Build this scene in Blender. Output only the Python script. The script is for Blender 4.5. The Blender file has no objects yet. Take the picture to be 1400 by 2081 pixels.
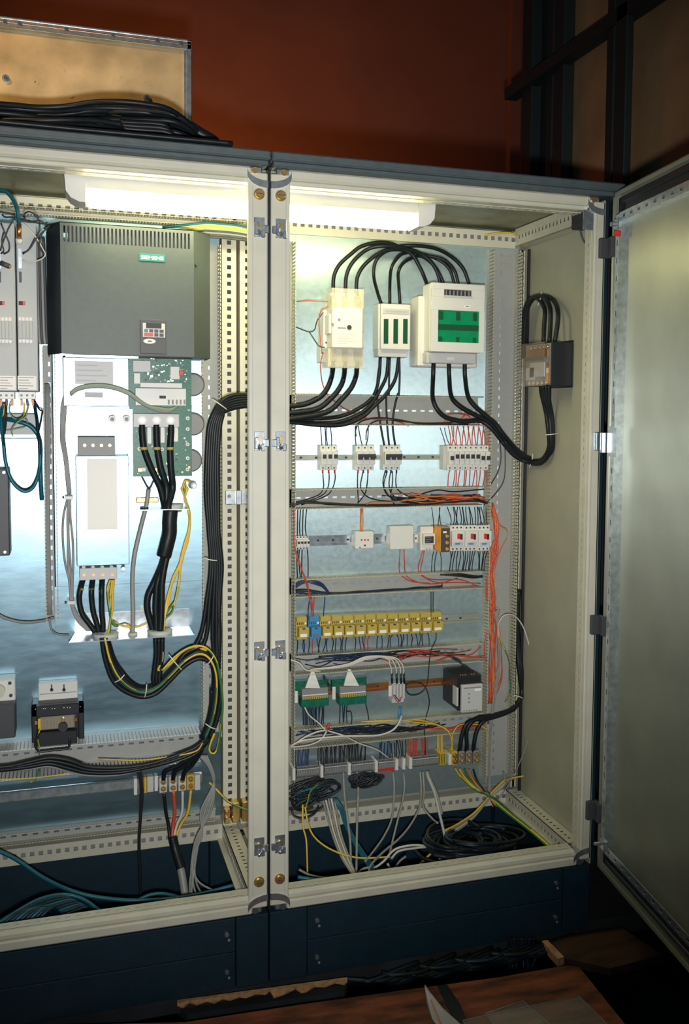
import bpy, math, random
from mathutils import Vector, Matrix
random.seed(7)
SC = bpy.context.scene
COL = SC.collection
# ------------------------------------------------------------------ camera
CAM = Vector((-.518, -2.6768, 1.5737))
YAW, PITCH, ROLL, FOC, PX, PY = .3321, -.0699, .0107, 2071.0, 840.2, 978.8   # pixels of a 1400x2081 frame
_f = Vector((math.sin(YAW)*math.cos(PITCH), math.cos(YAW)*math.cos(PITCH), math.sin(PITCH)))
_r0 = Vector((math.cos(YAW), -math.sin(YAW), 0)); _u0 = _r0.cross(_f)
_r = _r0*math.cos(ROLL) + _u0*math.sin(ROLL); _u = _u0*math.cos(ROLL) - _r0*math.sin(ROLL)
cd = bpy.data.cameras.new('camera'); cam = bpy.data.objects.new('camera', cd); COL.objects.link(cam)
M = Matrix((( _r.x, _u.x, -_f.x, CAM.x), (_r.y, _u.y, -_f.y, CAM.y), (_r.z, _u.z, -_f.z, CAM.z), (0, 0, 0, 1)))
cam.matrix_world = M
cd.sensor_fit = 'HORIZONTAL'; cd.sensor_width = 36; cd.lens = FOC/1400*36
cd.shift_x = -(PX-700)/1400; cd.shift_y = (PY-1040.5)/1400
cd.clip_start = .05; cd.clip_end = 60
SC.camera = cam
# ------------------------------------------------------------------ world, lamps, exposure
w = bpy.data.worlds.new('hall_air'); SC.world = w; w.use_nodes = True
w.node_tree.nodes['Background'].inputs[0].default_value = (.17, .40, .50, 1)
w.node_tree.nodes['Background'].inputs[1].default_value = .075
SC.view_settings.view_transform = 'Standard'; SC.view_settings.look = 'None'
SC.view_settings.gamma = 1; SC.view_settings.use_curve_mapping = False
SC.view_settings.exposure = 0.0
def lamp(name, kind, loc, energy, color, size=.1, target=None, spot=None, blend=.5):
    d = bpy.data.lights.new(name, kind); d.energy = energy; d.color = color
    if kind == 'AREA': d.shape = 'DISK'; d.size = size
    else: d.shadow_soft_size = size
    if spot: d.spot_size = spot; d.spot_blend = blend
    o = bpy.data.objects.new(name, d); COL.objects.link(o); o.location = loc
    if target is not None: o.rotation_euler = (Vector(target)-Vector(loc)).to_track_quat('-Z', 'Y').to_euler()
    return o
# the camera's flash, beside the lens
lamp('flash', 'SPOT', (-.50, -2.66, 1.44), 285, (1.0, .98, .98), .04, (-.02, 0, 1.53), math.radians(74), 1.0)
# a tungsten lamp standing behind the row of cabinets, on the hall wall
lamp('wall_lamp', 'SPOT', (-.15, 2.1, 2.0), 120, (1, .56, .18), .12, (.25, 3.2, 3.05), math.radians(120), 1.0)
# added unseen spot, high up front left, giving the roof box its warm tint
lamp('box_fill_spot', 'SPOT', (-2.6, -2.2, 4.6), 480, (1, .60, .24), .3, (-.75, .45, 2.62), math.radians(26), 1.0)

def at(px, py, Y):
    d = _f + _r*((px-PX)/FOC) + _u*((PY-py)/FOC)
    return CAM + d*((Y-CAM.y)/d.y)
def at_x(px, py, X):
    d = _f + _r*((px-PX)/FOC) + _u*((PY-py)/FOC)
    return CAM + d*((X-CAM.x)/d.x)
def at_z(px, py, Z):
    d = _f + _r*((px-PX)/FOC) + _u*((PY-py)/FOC)
    return CAM + d*((Z-CAM.z)/d.z)
# ------------------------------------------------------------------ materials (all procedural)
def mat(name, col, rough=.5, metal=0., noise=0., nscale=40., bump=0., bscale=200., spec=None, stretch=None, alpha=1., trans=0., ior=1.45, rvar=0., aniso=0., tan=(0, 0, 1)):
    m = bpy.data.materials.new(name); m.use_nodes = True; nt = m.node_tree; b = nt.nodes['Principled BSDF']
    if aniso:
        b.inputs['Anisotropic'].default_value = aniso; cx = nt.nodes.new('ShaderNodeCombineXYZ')
        for i in range(3): cx.inputs[i].default_value = tan[i]
        nt.links.new(cx.outputs[0], b.inputs['Tangent'])
    _mat(m, nt, b, col, rough, metal, noise, nscale, bump, bscale, spec, stretch, alpha, trans, ior, rvar)
    return m
def _mat(m, nt, b, col, rough=.5, metal=0., noise=0., nscale=40., bump=0., bscale=200., spec=None, stretch=None, alpha=1., trans=0., ior=1.45, rvar=0.):
    b.inputs['Base Color'].default_value = (*col, 1); b.inputs['Roughness'].default_value = rough
    b.inputs['Metallic'].default_value = metal
    if spec is not None: b.inputs['Specular IOR Level'].default_value = spec
    if trans: b.inputs['Transmission Weight'].default_value = trans; b.inputs['IOR'].default_value = ior
    if alpha < 1: b.inputs['Alpha'].default_value = alpha
    if noise or bump or rvar:
        tc = nt.nodes.new('ShaderNodeTexCoord'); mp = nt.nodes.new('ShaderNodeMapping')
        nt.links.new(tc.outputs['Object'], mp.inputs[0])
        if stretch: mp.inputs['Scale'].default_value = stretch
        n = nt.nodes.new('ShaderNodeTexNoise'); n.inputs['Scale'].default_value = nscale; n.inputs['Detail'].default_value = 4
        nt.links.new(mp.outputs[0], n.inputs['Vector'])
        if noise:
            mr = nt.nodes.new('ShaderNodeMapRange'); mr.inputs[1].default_value = .3; mr.inputs[2].default_value = .7
            mr.inputs[3].default_value = 1-noise; mr.inputs[4].default_value = 1+noise
            nt.links.new(n.outputs[0], mr.inputs[0])
            mx = nt.nodes.new('ShaderNodeMix'); mx.data_type = 'RGBA'; mx.blend_type = 'MULTIPLY'; mx.inputs[0].default_value = 1
            mx.inputs[6].default_value = (*col, 1); nt.links.new(mr.outputs[0], mx.inputs[7])
            nt.links.new(mx.outputs[2], b.inputs['Base Color'])
        if rvar:
            mr = nt.nodes.new('ShaderNodeMapRange'); mr.inputs[1].default_value = .3; mr.inputs[2].default_value = .7
            mr.inputs[3].default_value = max(.05, rough-rvar); mr.inputs[4].default_value = rough+rvar
            nt.links.new(n.outputs[0], mr.inputs[0]); nt.links.new(mr.outputs[0], b.inputs['Roughness'])
        if bump:
            n2 = nt.nodes.new('ShaderNodeTexNoise'); n2.inputs['Scale'].default_value = bscale; n2.inputs['Detail'].default_value = 3
            nt.links.new(mp.outputs[0], n2.inputs['Vector'])
            bp = nt.nodes.new('ShaderNodeBump'); bp.inputs['Strength'].default_value = bump; bp.inputs['Distance'].default_value = .002
            nt.links.new(n2.outputs[0], bp.inputs['Height']); nt.links.new(bp.outputs[0], b.inputs['Normal'])
    return m
def emat(name, col, strength):
    m = bpy.data.materials.new(name); m.use_nodes = True; b = m.node_tree.nodes['Principled BSDF']
    b.inputs['Base Color'].default_value = (*col, 1)
    b.inputs['Emission Color'].default_value = (*col, 1); b.inputs['Emission Strength'].default_value = strength
    return m
X = {}
X['beige'] = mat('beige_paint', (.60, .59, .47), .38, noise=.05, nscale=15)
X['dark_paint'] = mat('slate_blue_paint', (.005, .025, .040), .45, noise=.12, nscale=30, bump=.15, bscale=400)
X['roof_paint'] = mat('grey_green_paint', (.075, .10, .105), .5, noise=.1, bump=.1)
X['galv'] = mat('galvanised_plate', (.46, .60, .62), .42, .72, noise=.05, nscale=60, bump=.04, bscale=120, rvar=.04, aniso=.84, tan=(1, 0, 0))
X['galv_left'] = mat('brushed_galvanised_plate', (.30, .46, .54), .37, 1.0, noise=.07, nscale=16, bump=.015, bscale=60, stretch=(1, 1, 4.), rvar=.02, aniso=.35, tan=(1, 0, 0))
X['galv_dull'] = mat('galvanised_sheet', (.42, .45, .38), .5, .6, noise=.1, nscale=18)
X['galv_roof'] = mat('galvanised_roof_sheet', (.30, .31, .22), .45, .5, noise=.25, nscale=12)
X['side'] = mat('olive_beige_paint', (.41, .41, .30), .45, .12, noise=.07, nscale=8)
X['door_in'] = mat('greenish_beige_door_paint', (.46, .49, .40), .48, .65, noise=.08, nscale=6, aniso=.93, tan=(-.128, -.9918, 0))
X['zinc'] = mat('zinc_plated_metal', (.62, .68, .72), .28, .9, noise=.2, nscale=60)
X['brass'] = mat('yellow_zinc_metal', (.78, .55, .22), .3, .9, noise=.15, nscale=80)
X['copper'] = mat('copper_metal', (.72, .33, .12), .3, .9)
X['duct'] = mat('grey_duct_plastic', (.36, .37, .34), .55, noise=.04)
X['finger'] = mat('cream_duct_finger_plastic', (.50, .49, .37), .5)
X['black'] = mat('black_rubber', (.010, .013, .016), .38)
X['cable'] = mat('black_cable_sheath', (.008, .012, .014), .42, noise=.2, nscale=50, spec=.3)
X['blackp'] = mat('black_plastic', (.012, .014, .018), .45)
X['darkgrey'] = mat('dark_grey_plastic', (.055, .06, .065), .5)
X['inv'] = mat('anthracite_cover_plastic', (.058, .076, .074), .46, noise=.05, nscale=60, bump=.1, bscale=700)
X['inv_dark'] = mat('black_cover_plastic', (.014, .022, .03), .5)
X['white'] = mat('white_plastic', (.72, .72, .66), .4)
X['grey'] = mat('light_grey_plastic', (.55, .56, .54), .45)
X['midgrey'] = mat('mid_grey_plastic', (.24, .25, .24), .5)
X['modgrey'] = mat('module_grey_paint', (.44, .47, .46), .5)
X['clear'] = mat('clear_plastic_cover', (.90, .88, .68), .15, alpha=.28)
X['clear3'] = mat('smoky_clear_cover', (.40, .30, .25), .12, alpha=.20)
X['clear2'] = mat('clear_acrylic_sheet', (.70, .70, .64), .12, alpha=.10)
X['green_win'] = mat('green_tinted_window', (.0, .26, .10), .12, noise=.1)
X['dgreen'] = mat('dark_green_plastic', (.005, .075, .03), .35)
X['pcb'] = mat('green_circuit_board', (.0, .13, .075), .4, noise=.4, nscale=150)
X['yellow'] = mat('yellow_relay_plastic', (.50, .38, .07), .42)
X['amber'] = mat('amber_plastic', (.80, .34, .01), .42)
X['red'] = mat('red_plastic', (.62, .035, .02), .4)
X['redw'] = mat('red_wire_insulation', (.62, .07, .03), .42)
X['orangew'] = mat('orange_wire_insulation', (.70, .20, .05), .42)
X['blackw'] = mat('black_wire_insulation', (.014, .016, .02), .4)
X['bluew'] = mat('dark_blue_wire_insulation', (.015, .045, .13), .4)
X['blue'] = mat('blue_plastic', (.05, .25, .50), .4)
X['yelw'] = mat('yellow_wire_insulation', (.72, .48, .04), .42)
X['gnw'] = mat('green_wire_insulation', (.03, .17, .05), .42)
X['greyw'] = mat('grey_wire_insulation', (.29, .29, .27), .45)
X['whitew'] = mat('pale_wire_insulation', (.62, .60, .52), .45)
X['tealw'] = mat('teal_cable_sheath', (.0, .10, .14), .4)
X['tealpale'] = mat('pale_green_cable_sheath', (.30, .42, .26), .45)
X['dkteal'] = mat('dark_teal_cable_sheath', (.002, .018, .032), .45)
X['paper'] = mat('white_paper_label', (.88, .87, .82), .6)
X['ink'] = mat('dark_ink', (.03, .03, .04), .6)
X['tealsign'] = mat('teal_badge', (.02, .17, .165), .4)
X['glow'] = emat('fluorescent_diffuser', (1.0, .90, .50), 22.0)
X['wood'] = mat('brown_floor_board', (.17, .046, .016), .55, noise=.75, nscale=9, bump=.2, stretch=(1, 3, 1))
X['wood_shaded'] = mat('shaded_floor_board', (.055, .024, .012), .65, noise=.5, nscale=7, bump=.2, stretch=(1, 3, 1))  # darker copy of the board wood, with the shadow put into its colour
X['splinter'] = mat('raw_splintered_wood', (.50, .27, .13), .75, noise=.3, nscale=60)
X['floor'] = mat('dark_floor', (.02, .022, .025), .8, noise=.4, nscale=9)
X['wall'] = mat('rust_red_wall', (.125, .026, .010), .75, noise=.12, nscale=3)
X['steel'] = mat('dark_green_steel', (.006, .014, .014), .6)
X['olive'] = mat('brown_olive_panel', (.40, .24, .12), .45, .3, noise=.18, nscale=5)
X['galv_warm_reflect'] = mat('galvanised_box_sheet', (.62, .47, .25), .42, .6, noise=.3, nscale=9)  # plain galvanised sheet, warm wall reflection put into the base colour
X['gyw'] = X['yelw']
# ------------------------------------------------------------------ mesh builder
def V3(p): return Vector(p)
class MB:
    def __init__(s): s.v = []; s.f = []; s.mi = []; s.ms = []; s.smooth = []; s.cur = 0
    def m(s, key):
        if key not in s.ms: s.ms.append(key)
        s.cur = s.ms.index(key); return s
    def face(s, idx, sm=False): s.f.append(idx); s.mi.append(s.cur); s.smooth.append(sm)
    def hexa(s, P):
        b = len(s.v); s.v += [tuple(p) for p in P]
        for q in ((0,3,2,1),(4,5,6,7),(0,1,5,4),(1,2,6,5),(2,3,7,6),(3,0,4,7)): s.face([b+i for i in q])
        return s
    def box(s, x0, x1, y0, y1, z0, z1, c=0.):
        x0, x1 = sorted((x0, x1)); y0, y1 = sorted((y0, y1)); z0, z1 = sorted((z0, z1))
        if c <= 0:
            return s.hexa([(x0,y0,z0),(x1,y0,z0),(x1,y1,z0),(x0,y1,z0),(x0,y0,z1),(x1,y0,z1),(x1,y1,z1),(x0,y1,z1)])
        c = min(c, (x1-x0)*.45, (y1-y0)*.45, (z1-z0)*.45)
        return s.obox(Vector(((x0+x1)/2,(y0+y1)/2,(z0+z1)/2)), (Vector(((x1-x0)/2,0,0)), Vector((0,(y1-y0)/2,0)), Vector((0,0,(z1-z0)/2))), c)
    def obox(s, o, ax, c=0.):
        """box about o with half axes ax, edges chamfered by c"""
        o = Vector(o); L = [a.length for a in ax]
        if c <= 0:
            P = [o+ax[0]*i+ax[1]*j+ax[2]*k for k in (-1,1) for (i,j) in ((-1,-1),(1,-1),(1,1),(-1,1))]
            return s.hexa(P)
        b = len(s.v); idx = {}
        for i in (-1,1):
            for j in (-1,1):
                for k in (-1,1):
                    for w_ in range(3):
                        t = [i*(1-(c/L[0] if w_ != 0 else 0)), j*(1-(c/L[1] if w_ != 1 else 0)), k*(1-(c/L[2] if w_ != 2 else 0))]
                        idx[(i,j,k,w_)] = len(s.v); s.v.append(tuple(o+ax[0]*t[0]+ax[1]*t[1]+ax[2]*t[2]))
        def put(q, nrm):
            pts = [Vector(s.v[i]) for i in q]; n = (pts[1]-pts[0]).cross(pts[2]-pts[0])
            s.face(q if n.dot(nrm) > 0 else q[::-1])
        for w_ in range(3):
            a, b2 = [q for q in range(3) if q != w_]
            for sg in (-1,1):
                q = []
                for (p1, p2) in ((-1,-1),(1,-1),(1,1),(-1,1)):
                    t = [0,0,0]; t[w_] = sg; t[a] = p1; t[b2] = p2; q.append(idx[(t[0],t[1],t[2],w_)])
                put(q, ax[w_]*sg)
        for w_ in range(3):            # edges parallel to axis w_
            a, b2 = [q for q in range(3) if q != w_]
            for sa in (-1,1):
                for sb in (-1,1):
                    t1 = [0,0,0]; t1[a] = sa; t1[b2] = sb; t2 = list(t1); t1[w_] = -1; t2[w_] = 1
                    q = [idx[(*t1,a)], idx[(*t2,a)], idx[(*t2,b2)], idx[(*t1,b2)]]
                    put(q, ax[a]*sa/L[a]+ax[b2]*sb/L[b2])
        for i in (-1,1):
            for j in (-1,1):
                for k in (-1,1):
                    put([idx[(i,j,k,0)], idx[(i,j,k,1)], idx[(i,j,k,2)]], ax[0]*i/L[0]+ax[1]*j/L[1]+ax[2]*k/L[2])
        return s
    def cyl(s, p0, p1, r, n=12, r1=None, cap=True):
        p0 = Vector(p0); p1 = Vector(p1); d = (p1-p0).normalized(); r1 = r if r1 is None else r1
        a = d.orthogonal().normalized(); b2 = d.cross(a); b = len(s.v)
        for i in range(n):
            t = 2*math.pi*i/n; e = a*math.cos(t)+b2*math.sin(t)
            s.v.append(tuple(p0+e*r)); s.v.append(tuple(p1+e*r1))
        for i in range(n):
            j = (i+1) % n; s.face([b+2*i, b+2*j, b+2*j+1, b+2*i+1], True)
        if cap: s.face([b+2*i for i in range(n)][::-1]); s.face([b+2*i+1 for i in range(n)])
        return s
    def prism(s, pts, ext):
        """polygon pts (3D list) extruded by vector ext"""
        ext = Vector(ext); n = len(pts); b = len(s.v)
        s.v += [tuple(Vector(p)) for p in pts] + [tuple(Vector(p)+ext) for p in pts]
        s.face([b+i for i in range(n)][::-1]); s.face([b+n+i for i in range(n)])
        for i in range(n): j = (i+1) % n; s.face([b+i, b+j, b+n+j, b+n+i])
        return s
    def tube(s, pts, r, n=6, sub=5):
        two = s.ms and s.ms[s.cur] == 'gyw'
        if two: s.ms[s.cur] = 'yelw'; n = max(n, 6)
        P = [Vector(p) for p in pts]
        if len(P) > 2 and sub > 1:
            Q = [P[0]*2-P[1]] + P + [P[-1]*2-P[-2]]; out = []
            for i in range(1, len(Q)-2):
                a, b2, c, d = Q[i-1:i+3]
                for k in range(sub):
                    t = k/sub; out.append(.5*((2*b2)+(c-a)*t+(2*a-5*b2+4*c-d)*t*t+(-a+3*b2-3*c+d)*t**3))
            out.append(P[-1]); P = out
        b = len(s.v); N = len(P); nrm = None
        for i in range(N):
            d = (P[min(i+1, N-1)]-P[max(i-1, 0)])
            if d.length < 1e-9: d = Vector((0,0,1))
            d.normalize()
            if nrm is None: nrm = d.orthogonal().normalized()
            nrm = nrm-d*nrm.dot(d)
            nrm = nrm.normalized() if nrm.length > 1e-6 else d.orthogonal().normalized()
            bi = d.cross(nrm)
            for k in range(n):
                t = 2*math.pi*k/n; s.v.append(tuple(P[i]+(nrm*math.cos(t)+bi*math.sin(t))*r))
        for i in range(N-1):
            for k in range(n):
                k2 = (k+1) % n
                if two: s.m('gnw' if (k+i//7) % n < n*.4 else 'yelw')
                s.face([b+i*n+k, b+i*n+k2, b+(i+1)*n+k2, b+(i+1)*n+k], True)
        s.face([b+k for k in range(n)][::-1]); s.face([b+(N-1)*n+k for k in range(n)])
        return s
    def strip(s, o, u, v, t, L, W, T, h0, pitch, nh, hl, hw, hoff=None):
        """sheet strip from corner o along unit u (length L), v (width W), t (thickness T) with nh rectangular holes"""
        o = Vector(o); u = Vector(u); v = Vector(v); t = Vector(t); hoff = (W-hw)/2 if hoff is None else hoff
        def bx(u0, u1, v0, v1):
            c = o+u*(u0+u1)/2+v*(v0+v1)/2+t*T/2; s.obox(c, (u*(u1-u0)/2, v*(v1-v0)/2, t*T/2))
        if nh <= 0: bx(0, L, 0, W); return s
        bx(0, L, 0, hoff); bx(0, L, hoff+hw, W); e = 0
        for i in range(nh):
            a = h0+i*pitch-hl/2
            if a+hl > L: break
            bx(e, a, hoff, hoff+hw); e = a+hl
        bx(e, L, hoff, hoff+hw); return s
    def build(s, name, parent=None, origin=None, kind=None, label=None, smooth=None):
        me = bpy.data.meshes.new(name)
        if origin is None:
            if parent is not None: origin = worldloc(parent)
            else:
                xs = [p[0] for p in s.v]; ys = [p[1] for p in s.v]; zs = [p[2] for p in s.v]
                origin = Vector(((min(xs)+max(xs))/2, (min(ys)+max(ys))/2, min(zs)))
        origin = Vector(origin)
        me.from_pydata([(p[0]-origin.x, p[1]-origin.y, p[2]-origin.z) for p in s.v], [], s.f)
        for k in s.ms or ['grey']: me.materials.append(X[k])
        me.polygons.foreach_set('material_index', s.mi); me.polygons.foreach_set('use_smooth', s.smooth)
        me.update()
        o = bpy.data.objects.new(name, me); COL.objects.link(o)
        if parent is not None: o.parent = parent; o.location = origin-worldloc(parent)
        else: o.location = origin
        if kind: o['kind'] = kind
        if label: o['label'] = label
        return o
def worldloc(o):
    l = Vector((0,0,0))
    while o is not None: l += o.location; o = o.parent
    return l
def B(key): return MB().m(key)
def tag(o, label, cat, group=None, kind=None):
    o['label'] = label; o['category'] = cat
    if group: o['group'] = group
    if kind: o['kind'] = kind
    return o
def thing(name, loc, label, cat, group=None):
    o = bpy.data.objects.new(name, None); COL.objects.link(o); o.location = Vector(loc); o.empty_display_size = .05
    return tag(o, label, cat, group)
def struct(mb, name):
    o = mb.build(name); o['kind'] = 'structure'; return o
# crop helpers: coordinates read off enlarged views of the photograph
def crop(x0, y0, k): return lambda x, y, Y: at(x0+x/k, y0+y/k, Y)
K1 = crop(580,460,2.8); K2 = crop(580,780,2.8); K3 = crop(580,1000,2.8); K4 = crop(580,1180,2.8); K5 = crop(580,1400,2.8)
K6 = crop(560,1580,2.); K7 = crop(980,560,10/3); TT = crop(500,280,2.8)
L1 = crop(0,0,2.5); L2 = crop(0,400,2.5); L3 = crop(0,740,2.5); L4 = crop(0,1100,2.5); L5 = crop(0,1480,2.5)
YR, YL = .53, .50       # front faces of the two mounting plates
def rect(fn, x0, y0, x1, y1, Y):
    """world x0,x1,z0,z1 of a rectangle seen at depth Y"""
    a = fn(x0, (y0+y1)/2, Y); b = fn(x1, (y0+y1)/2, Y); c = fn((x0+x1)/2, y0, Y); d = fn((x0+x1)/2, y1, Y)
    return a.x, b.x, d.z, c.z
def fbox(mb, fn, x0, y0, x1, y1, Yf, Yb, c=0.):
    X0, X1, Z0, Z1 = rect(fn, x0, y0, x1, y1, Yf); mb.box(X0, X1, Yf, Yb, Z0, Z1, c); return mb
px = crop(0,0,1.)
def wire(name, label, cat, group, key, r, fn, pts, n=6, sub=5, parent=None):
    mb = B(key); P = [fn(*p) if fn else Vector(p) for p in pts]
    mb.tube(P, r, n, sub); o = mb.build(name, parent)
    if parent is None: tag(o, label, cat, group)
    return o
# ================================================================== THE HALL
W = .988; D = .57; H = 2.2
struct(B('wall').box(-6, 7, 3.2, 3.35, -.5, 6), 'wall_back')
struct(B('floor').box(-6, 7, -5, 3.2, -.62, -.5), 'floor')
# ledge of floor under the cabinets: broken boards at its edge
# ------------------------------------------------------------------ cabinets
def post(root, x0, x1, y0, y1, sx, sy, holes=True):
    """hollow upright: face sheet toward the front, perforated inner web, rounded outer edge"""
    mb = B('beige')
    mb.box(x0, x1, y0, y0+.0025, .245, 2.155, 0)
    return mb
def cabinet(x0, x1, name, label, side_right):
    root = thing(name, ((x0+x1)/2, .28, 0), label, 'cabinet')
    # front uprights
    for (a, b, inner) in ((x0+.004, x0+.055, 1), (x1-.055 if not side_right else x1-.046, x1-.004 if not side_right else x1-.006, -1)):
        if a < -1.5: continue
        if side_right and inner < 0: a, b = x1-.034, x1+.002
        mb = B('beige'); mb.box(a, b, 0, .012, .215, 2.185, .003)
        ix = b if inner > 0 else a
        ox = a if inner > 0 else b
        mb.box(ox+.002 if inner > 0 else ox-.012, ox+.012 if inner > 0 else ox-.002, .012, .055, .235, 2.165, .002)
        mb.box(ix-.004 if inner > 0 else ix, ix if inner > 0 else ix+.004, .010, .020, .235, 2.165)
        mb.m('duct'); gx = a+(b-a)*(.78 if inner > 0 else .22); mb.box(gx-.0006, gx+.0006, -.0004, .001, .25, 2.15)
        mb.m('beige')
        if side_right and inner < 0: mb.strip((ix-.001, .018, .235), (0,0,1), (0,1,0), (1,0,0), 1.93, .036, .002, .03, .025, 76, .011, .007)
        o = mb.build('front_upright', root)
    # rear uprights with square holes
    for (a, b) in ((x0+.005, x0+.05), (x1-.05, x1-.006)):
        yq = YL
        if side_right and a > .5: a, yq = x1-.026, YR
        mb = B('beige')
        mb.strip((a, yq, .25), (0,0,1), (1,0,0), (0,1,0), 1.87, b-a, .002, .03, .025, 74, .0125, .0125)
        mb.box(a, a+.003, yq+.002, D, .25, 2.12); mb.box(b-.003, b, yq+.002, D, .25, 2.12)
        mb.m('darkgrey'); mb.box(a+.006, b-.006, YL+.03, YL+.034, .25, 2.12)
        mb.build('rear_upright', root)
    # top front rail
    mb = B('beige'); mb.box(x0+.05, x1-.045, .0, .03, 2.172, 2.2, .006); mb.box(x0+.05, x1-.045, .012, .05, 2.160, 2.173, .003)
    mb.strip((x0+.05, .050, 2.160), (1,0,0), (0,1,0), (0,0,-1), x1-x0-.1, .034, .002, .03, .025, 36, .013, .005)
    mb.build('top_front_rail', root)
    # bottom front rail
    mb = B('beige'); mb.box(x0+.05, x1-.045, -.002, .035, .2, .226, .004); mb.box(x0+.05, x1-.045, .006, .03, .222, .247, .008)
    mb.strip((x0+.05, .030, .244), (1,0,0), (0,1,0), (0,0,1), x1-x0-.1, .030, .002, .03, .025, 36, .013, .005)
    mb.m('darkgrey').box(x0+.06, x1-.06, .036, .055, .236, .240)
    mb.build('bottom_front_rail', root)
    # rear rails
    for nm, z0, z1 in (('top_rear_rail', 2.128, 2.176), ('bottom_rear_rail', .205, .25)):
        mb = B('beige')
        yy = YR-.015
        mb.strip((x0+.05, yy, z0), (1,0,0), (0,0,1), (0,1,0), x1-x0-.1, z1-z0, .002, .03, .025, 36, .013, .013)
        mb.box(x0+.05, x1-.05, yy+.002, D, z1-.003, z1); mb.box(x0+.05, x1-.05, yy-.001, yy+.03, z0-.006, z0)
        mb.m('midgrey').box(x0+.06, x1-.06, yy+.02, yy+.023, z0+.002, z1-.004)
        mb.build(nm, root)
    # side rails, top and bottom
    for xs, inw in ((x0+.005, 1), (x1-.006, -1)):
        if xs < -1.0+.02: continue
        for nm, z0, z1 in (('top_side_rail', 2.128 if xs > .5 else 2.174, 2.187), ('bottom_side_rail', .2, .25)):
            mb = B('beige'); xa = xs+inw*.045
            mb.strip((xa, .055, z0), (0,1,0), (0,0,1), (-inw,0,0), D-.11, z1-z0, .002, .03, .025, 17, .012, .012)
            if nm.startswith('bottom'):
                mb.strip((min(xs, xa), .055, z1), (0,1,0), (1,0,0), (0,0,-1), D-.11, .045, .002, .03, .025, 17, .012, .010)
                mb.box(min(xs,xa)-(.016 if inw < 0 else 0), max(xs,xa)+(.016 if inw > 0 else 0), .055, D-.055, z0, z0+.004)
            else: mb.box(min(xs,xa), max(xs,xa), .055, D-.055, z0, z0+.003)
            mb.build(nm, root)
    # zinc corner pieces at the front
    for cx, s in ((x0+.004, 1), (x1-.004, -1)):
        if cx < -.95: continue
        for z, sz in ((2.155, 1), (.243, -1)):
            mb = B('zinc'); N = 8
            P = []
            for i in range(N+1):
                t = i/N*math.pi/2; P.append((cx+s*.054*math.sin(t), z+sz*.030*(1-math.cos(t))))
            for i in range(N):
                (a0, z0_), (a1, z1_) = P[i], P[i+1]
                mb.hexa([(a0,-.004,z0_-.009),(a1,-.004,z1_-.009),(a1,.03,z1_-.009),(a0,.03,z0_-.009),(a0,-.004,z0_+.009),(a1,-.004,z1_+.009),(a1,.03,z1_+.009),(a0,.03,z0_+.009)])
            zc = z+sz*.022
            mb.box(cx+s*.014, cx+s*.056, .004, .03, min(zc, zc+sz*.022), max(zc, zc+sz*.022), .003)
            mb.m('brass' if sz > 0 else 'darkgrey').cyl((cx+s*.034, -.004, zc+sz*.012), (cx+s*.034, .006, zc+sz*.012), .008, 14)
            mb.build('corner_casting', root)
    # plinth
    for cx0, cx1 in ((x0+.002, x0+.106), (x1-.09, x1-.002)):
        if cx1 < -.9: continue
        B('dark_paint').box(cx0, cx1, -.004, .06, 0, .198, .002).build('plinth_corner', root)
        B('dark_paint').box(cx0, cx1, D-.06, D-.013, 0, .198, .002).build('plinth_corner', root)
    z = .102
    for z0, z1 in ((0, z-.0012), (z+.0012, .196)):
        B('dark_paint').box(x0+.108, x1-.092, 0, .012, z0, z1, .0015).build('plinth_panel', root)
    B('dark_paint').box(x0+.01, x1-.01, D-.012, D, 0, .196, .001).build('rear_plinth_panel', root)
    if side_right: B('dark_paint').box(x1-.014, x1-.003, .06, D-.06, 0, .196, .001).build('side_plinth_panel', root)
    for sx in (x0+.135, x1-.115):
        if sx < -.95: continue
        for sz in (.156, .05):
            mb = B('zinc'); mb.cyl((sx, -.006, sz), (sx, .004, sz), .0058, 12); mb.m('midgrey').cyl((sx+.006, -.0028, sz-.017), (sx+.006, .002, sz-.017), .0035, 8)
            mb.build('plinth_screw', root)
    # sheet metal: back, roof lining, roof cap
    B('galv_dull').box(x0+.006, x1-.006, D, D+.006, .2, 2.19).build('back_sheet', root)
    B('galv_roof').box(x0+.004, x1-.004, .03, D, 2.19, 2.198).build('roof_lining', root)
    mb = B('roof_paint'); e0 = x0+(.002 if x0 > -.5 else 0); e1 = x1-(.002 if x1 < .5 else -.05)
    mb.box(e0, e1, -.03, D+.02, 2.212, 2.236, .004); mb.box(e0+.004, e1-.004, -.022, D, 2.199, 2.213, .003)
    for k in range(3): mb.box(e0, e1, -.0325+.001*k, -.028, 2.215+.0065*k, 2.217+.0065*k)
    mb.build('roof', root)
    return root
right_cab = cabinet(0.0, W, 'switch_cabinet', 'beige-framed open switch cabinet with the rows of breakers, the right one of the two', True)
left_cab = cabinet(-1.0, -.0, 'switch_cabinet', 'beige-framed open switch cabinet holding the big anthracite drive, the left of the two', False)
# right cabinet: side wall
B('side').box(W-.004, W+.001, .0, D+.004, .2, 2.19).build('side_panel', right_cab)
B('dark_paint').box(W+.0015, W+.014, .004, D, .2, 2.19).build('outer_side_panel', right_cab)
mb = B('duct'); mb.strip((W-.012, .012, .25), (0,0,1), (0,1,0), (1,0,0), 1.9, .04, .002, .03, .025, 75, .012, .009); mb.build('perforated_side_strip', right_cab)
B('blackp').box(W-.014, W-.0045, .490, .496, .25, 2.12).build('edge_seal', right_cab)
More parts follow.
